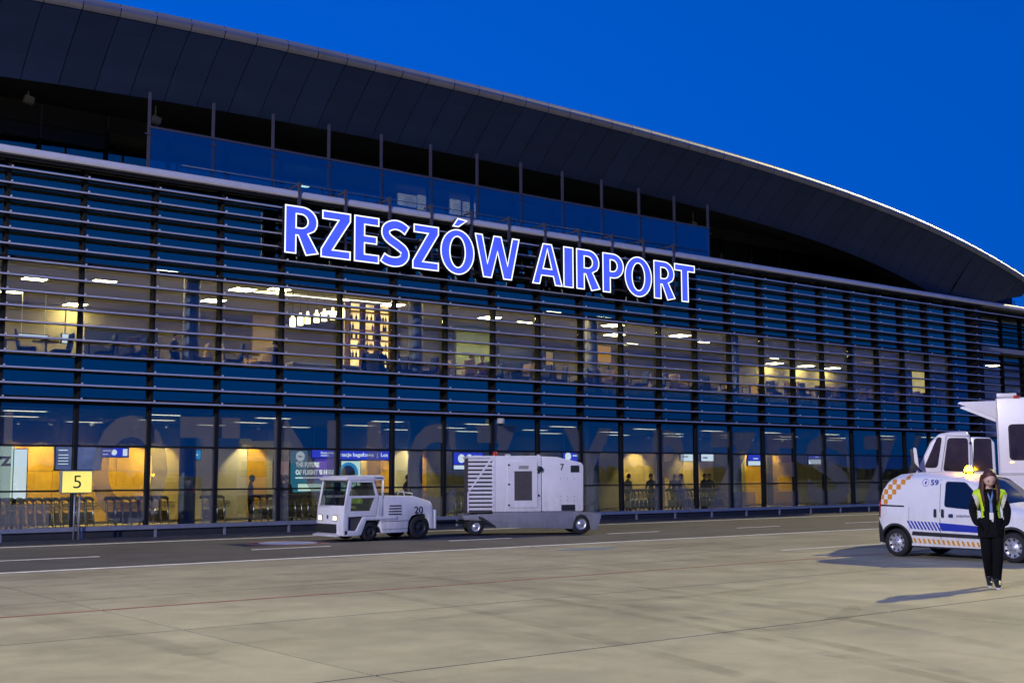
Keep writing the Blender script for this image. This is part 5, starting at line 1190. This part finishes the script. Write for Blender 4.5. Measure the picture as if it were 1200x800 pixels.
for a, b in (((1103, 553), (1109, 510)), ((1109, 510), (1136.5, 511)), ((1136.5, 511), (1138, 553))):
    p0, p1 = KH(*a), KH(*b); MB().tube([(p0[0], -.002, p0[1]), (p1[0], -.002, p1[1])], .008, 5).build('door_seam', 'plate_grey', cab, org=(0, 0, 0))
MB().sphere((KH(1137, 519)[0], -.004, KH(1137, 519)[1]), .03, 8).build('rubber_stop', 'seal_black', cab, org=(0, 0, 0))
MB().add([(k0[0]-.02, .2, k0[1]+.02), (k0[0]-.02, Wk-.2, k0[1]+.02), (kt[0]-.22, Wk-.2, zt-.20), (kt[0]-.22, .2, zt-.20)], [(0, 1, 2, 3)]).build('windscreen', 'car_glass', TK, org=(0, 0, 0)).location.x -= .012
mx_, mz_ = KH(1073, 537, -.3); mm_ = MB().prism(rounded([(mx_-.07, mz_-.25), (mx_+.07, mz_-.25), (mx_+.0, mz_+.22), (mx_-.12, mz_+.22)], .04), -.40, -.22, 'y').build('wing_mirror', 'black_plastic', TK, .02, org=(0, 0, 0))
MB().prism(rounded([(mx_-.02, mz_-.10), (mx_+.075, mz_-.22), (mx_+.03, mz_+.24), (mx_-.04, mz_+.26)], .03), -.415, -.40, 'y').build('mirror_shell', 'vehicle_white', mm_, org=(0, 0, 0)); MB().tube([(mx_+.03, -.25, mz_-.22), (k0[0]+.25, .05, k0[1]-.05)], .018, 6).build('mirror_arm', 'black_plastic', mm_, org=(0, 0, 0))
bz = KH(1169, 466)[1]; bx0 = KH(1168.5, 500)[0]; LB = 5.2
bxk = MB().box(bx0, bx0+LB, -.05, Wk+.05, .95, bz).build('box_body', 'vehicle_white', TK, .05, org=(0, 0, 0))
w0, w1 = KH(1183, 498, -.05), KH(1183, 538, -.05)
q = rounded([(w0[0], w1[1]), (w0[0]+1.1, w1[1]), (w0[0]+1.1, w0[1]), (w0[0], w0[1])], .10); cq = np.array((w0[0]+.55, (w0[1]+w1[1])/2))
link('window_seal', curve_mesh('window_seal', [ccw([tuple(cq+(np.array(p)-cq)*1.06) for p in q])], 'seal_black', .012), bxk, (0, -.058, 0)); link('box_window', curve_mesh('box_window', [ccw(q)], 'truck_glass', .012), bxk, (0, -.066, 0))
f0, f1, f2 = KH(1122, 472.5), KH(1167, 469.5), KH(1167, 490)
KP([f0, (f0[0]+.05, f0[1]+.03), (bx0-.01, f1[1]), (bx0-.01, f2[1])], -.02, .10).build('canopy_fin', 'vehicle_white', TK, .008, org=(0, 0, 0)); KP([f0, (f0[0]+.05, f0[1]+.03), (bx0-.01, f1[1]), (bx0-.01, f2[1])], Wk-.10, Wk+.02).build('canopy_fin', 'vehicle_white', TK, .008, org=(0, 0, 0))
MB().box(bx0+.02, bx0+.45, -.04, .5, bz+.005, bz+.10).build('roof_rib', 'vehicle_white', TK, .02, org=(0, 0, 0)); MB().box(bx0+.38, bx0+.50, -.08, .03, bz-.02, bz+.04).build('latch', 'beacon_red', TK, org=(0, 0, 0))
MB().box(bx0-.01, bx0+LB, -.075, -.05, KH(1180, 556)[1], KH(1180, 555)[1]+.03).build('rub_strip', 'grime_white', TK, org=(0, 0, 0)); MB().box(bx0-.012, bx0+.02, -.062, -.045, .95, bz-.03).build('corner_trim', 'grime_white', TK, org=(0, 0, 0))
MB().box(k0[0], bx0+LB-.2, .4, Wk-.4, .42, .93).build('chassis', 'black_plastic', TK, org=(0, 0, 0)); MB().box(k0[0]-.20, k0[0]-.10, .05, Wk-.05, .5, .85).build('bumper', 'black_plastic', TK, .02, org=(0, 0, 0))
for x in (k0[0]+.75, bx0+LB*.6):
    for y in (.16, Wk-.16): wheel(TK, (x, y, .42), .42, .27, 'y', 'wheel_dark', side=-1 if y < 1 else 1)
for y in (.35, Wk-.35): MB().lathe([(-.02, 0), (-.02, .10), (.02, .11)], (k0[0]-.125, y, 1.02), 'x', 14).build('headlight', 'lamp_clear', TK, org=(0, 0, 0))
TK.location = KO; TK.rotation_euler = (0, 0, KA)

# ---- gate sign 5
emit('gate_yellow', (1.0, .88, .22), 1.0, .08, 1.5)
xg0, zg1 = H(72.5, 551, 33.6); xg1, zg0 = H(108, 577.5, 33.6)
GS = thing('gate_sign', ((xg0+xg1)/2, 33.6, 0), 'lit yellow box sign with a black 5 on a thin post', 'gate sign')
bxs = box(xg0, xg1, 33.6, 33.78, zg0, zg1).build('sign_box', 'lamp_grey', GS, .012); box(xg0+.025, xg1-.025, 33.588, 33.598, zg0+.025, zg1-.025).build('face', 'gate_yellow', bxs)
cx_ = (xg0+xg1)/2; place_text('numeral', '5', 'print_dark', bxs, (cx_-.105, 33.58, (zg0+zg1)/2-.175), .21, .35, -.004)
for x in (cx_-.02, cx_+.12): MB().tube([(x, 33.69, 0), (x, 33.69, zg0+.02)], .026, 8).build('post', 'galv', GS)

# ------------------------------------------------------------------ the woman crossing the apron
WP = pose_default()
WP.update(pelvis=(0, 0, .94), waist=(.0, .0, 1.09), chest=(0, -.01, 1.26), upper=(0, -.005, 1.385), neck=(0, -.02, 1.465), nape=(0, -.05, 1.525),
    sl=(.165, .0, 1.385), el=(.245, .045, 1.12), wl=(.215, -.05, .955), hl=(.17, -.10, .915), sr=(-.165, .0, 1.385), er=(-.25, .045, 1.12), wr=(-.215, -.05, .955), hr=(-.17, -.10, .915),
    pl=(.088, 0, .87), kl=(.07, -.10, .49), al=(.035, -.13, .095), tl=(.045, -.28, .045), pr=(-.088, .0, .87), kr=(-.07, -.02, .48), ar=(-.04, .17, .135), tr=(-.05, .04, .05))
RAD.update(pelvis=(.17, .13), pl=(.11, .115), kl=.085, kr=.085, al=.062, ar=.062, sl=.068, sr=.068, el=.058, er=.058, wl=.045, wr=.045, hl=.040, hr=.040)
WM = thing('person', (0, 0, 0), 'woman with long auburn hair in black clothes and open hi-vis vest walking with head bowed', 'person')
vs, fs, ms = body_mesh(WP, None, sub=3, hand=0)
mb = MB(); mb.v = vs; mb.f = [list(f) for f in fs]; mb.m = ms; mb.sm = [True]*len(fs)
hc = (0, -.105, 1.598); Rm = head_geo(mb, hc, R(36), R(10), sz=1.10)
fingers_geo(mb, WP['wl'], WP['hl'], 1, 0); fingers_geo(mb, WP['wr'], WP['hr'], -1, 0)
body = mb.build('body', ['black_cloth', 'dark_trouser', 'shoe_black', 'skin_pale', 'eye_dark', 'lips'], WM, org=(0, 0, 0))
# vest: the jacket's front, shoulder and back surface pushed outwards, cut to open panels
nv = np.zeros((len(vs), 3)); V = np.array(vs)
for f in fs:
    p = V[list(f)]; nn = np.cross(p[1]-p[0], p[2]-p[0])
    for i in f: nv[i] += nn
nv /= np.linalg.norm(nv, axis=1)[:, None]+1e-9
vest = MB(); cut = {0: [], 1: []}
for f in fs:
    c = V[list(f)].mean(0); ax, z, front = abs(c[0]), c[2], c[1] < .02
    if z < 1.02 or z > 1.45: continue
    if ax > .225: continue
    inner_ = .06+(1.42-z)*.08; outer_ = .235-(1.40-z)*.20 if front else .2
    if front and not (inner_ < ax < outer_): continue
    if not front and z > 1.43: continue
    refl = (1.10 < z < 1.15 and not front) or (front and ax > outer_-.045 and z < 1.36)
    cut[1 if refl else 0].append(f)
for m in (0, 1):
    for f in cut[m]: vest.add([V[i]+nv[i]*.016 for i in f], [tuple(range(len(f)))], m, True)
vest.build('hi_vis_vest', ['hivis', 'reflective'], WM, org=(0, 0, 0))
# hair: cap with parting, long fall behind and strands over the shoulders
hb = MB(); n, k = 24, 12; hv = []
for i in range(k+1):
    t = math.pi*.70*i/k
    for j in range(n):
        a = 2*math.pi*j/n; f = max(0, -math.sin(a)); tt = t*(1-.66*f**.55); w = 1+.02*math.sin(9*a)
        hv.append(Vector(hc)+Rm @ Vector((.092*w*math.sin(tt)*math.cos(a), .112*w*math.sin(tt)*math.sin(a)+.008, .132*math.cos(tt)+(.004 if i else 0))))
hb.add(hv, [(i*n+j, (i+1)*n+j, (i+1)*n+(j+1) % n, i*n+(j+1) % n) for i in range(k) for j in range(n)], 0, True)
hr2 = random.Random(3)
for s in (-1, 1):
    for q in range(9):
        a = q/8; x0 = s*(.090+.014*a); y0 = hc[1]+.02+.08*a
        p = [(x0*.9, y0, 1.655), (x0*1.08, y0-.005, 1.585), (s*(.092+.025*a), y0-.004+.02*a, 1.50), (s*(.105+.045*a), -.115+.14*a, 1.40), (s*(.095+.05*a+hr2.uniform(-.01, .01)), -.125+.17*a, 1.29+hr2.uniform(-.02, .02)), (s*(.085+.05*a), -.125+.18*a, 1.20+hr2.uniform(-.03, .06))]
        hb.tube(p, [.016, .020, .023, .023, .018, .004], 7)
for q in range(9):
    x0 = -.08+.02*q; hb.tube([(x0*.9, hc[1]+.09, 1.64), (x0*1.1, .05, 1.52), (x0*1.35, .115, 1.40), (x0*1.4, .125, 1.24+hr2.uniform(-.04, .03))], [.03, .034, .030, .006], 7)
hb.build('hair', 'hair_auburn', WM, org=(0, 0, 0))
ly = MB(); ly.tube([(-.05, -.085, 1.43), (-.02, -.150, 1.33), (.0, -.150, 1.24)], .014, 6); ly.tube([(.045, -.085, 1.43), (.02, -.150, 1.33), (.0, -.150, 1.24)], .014, 6); ly.box(-.018, .018, -.160, -.145, 1.10, 1.25); lo = ly.build('lanyard', 'lanyard_blue', WM, org=(0, 0, 0))
MB().box(-.028, .028, -.165, -.155, 1.00, 1.10).build('badge', 'badge_white', lo, org=(0, 0, 0)); MB().box(.0, .024, -.150, -.140, .80, 1.0).build('strap_end', 'badge_white', lo, org=(0, 0, 0))
cb = MB()   # open front edges of the cardigan
for s in (-1, 1): cb.tube([(s*.055, -.10, 1.44), (s*.050, -.135, 1.30), (s*.048, -.13, 1.10), (s*.055, -.14, .86), (s*.10, -.125, .76)], [.022, .024, .024, .026, .02], 8)
cb.build('cardigan_edge', 'black_cloth', WM, org=(0, 0, 0))
sk = MB()
sk.lathe([(.74, .185), (.84, .19), (.96, .185), (1.02, .17)], (0, -.005, 0), 'z', 24); 
for i, v in enumerate(sk.v): sk.v[i] = (v[0], -.005+(v[1]+.005)*.80, v[2])
sk.build('cardigan_hem', 'black_cloth', WM, org=(0, 0, 0))
for n_, a, t in (('left', 'al', 'tl'), ('right', 'ar', 'tr')):
    A, Tt = WP[a], WP[t]; s = MB(); pts = []; lift = max(0, A[2]-.10)
    for k in range(20):
        g = 2*math.pi*k/20; pts.append((A[0]*.5+Tt[0]*.5+.043*math.cos(g)*(1.0 if math.sin(g) < 0 else .86), (A[1]+Tt[1])/2-.018+.135*math.sin(g)))
    s.prism(pts, .0, .026, 'z'); s.build('shoe_sole', 'sole_white', WM, org=(0, 0, 0))
    u = MB(); u.sphere(((A[0]+Tt[0])/2, (A[1]+Tt[1])/2-.01, .05), (.042, .125, .045), 14); u.sphere((A[0], A[1]+.01, .085), (.045, .055, .06), 12); u.build('shoe', 'shoe_black', WM, org=(0, 0, 0))
WM.location = (17.14, 9.95, 0); WM.rotation_euler = (0, 0, R(-55)); WM.scale = (1.03, 1.03, 1.02)
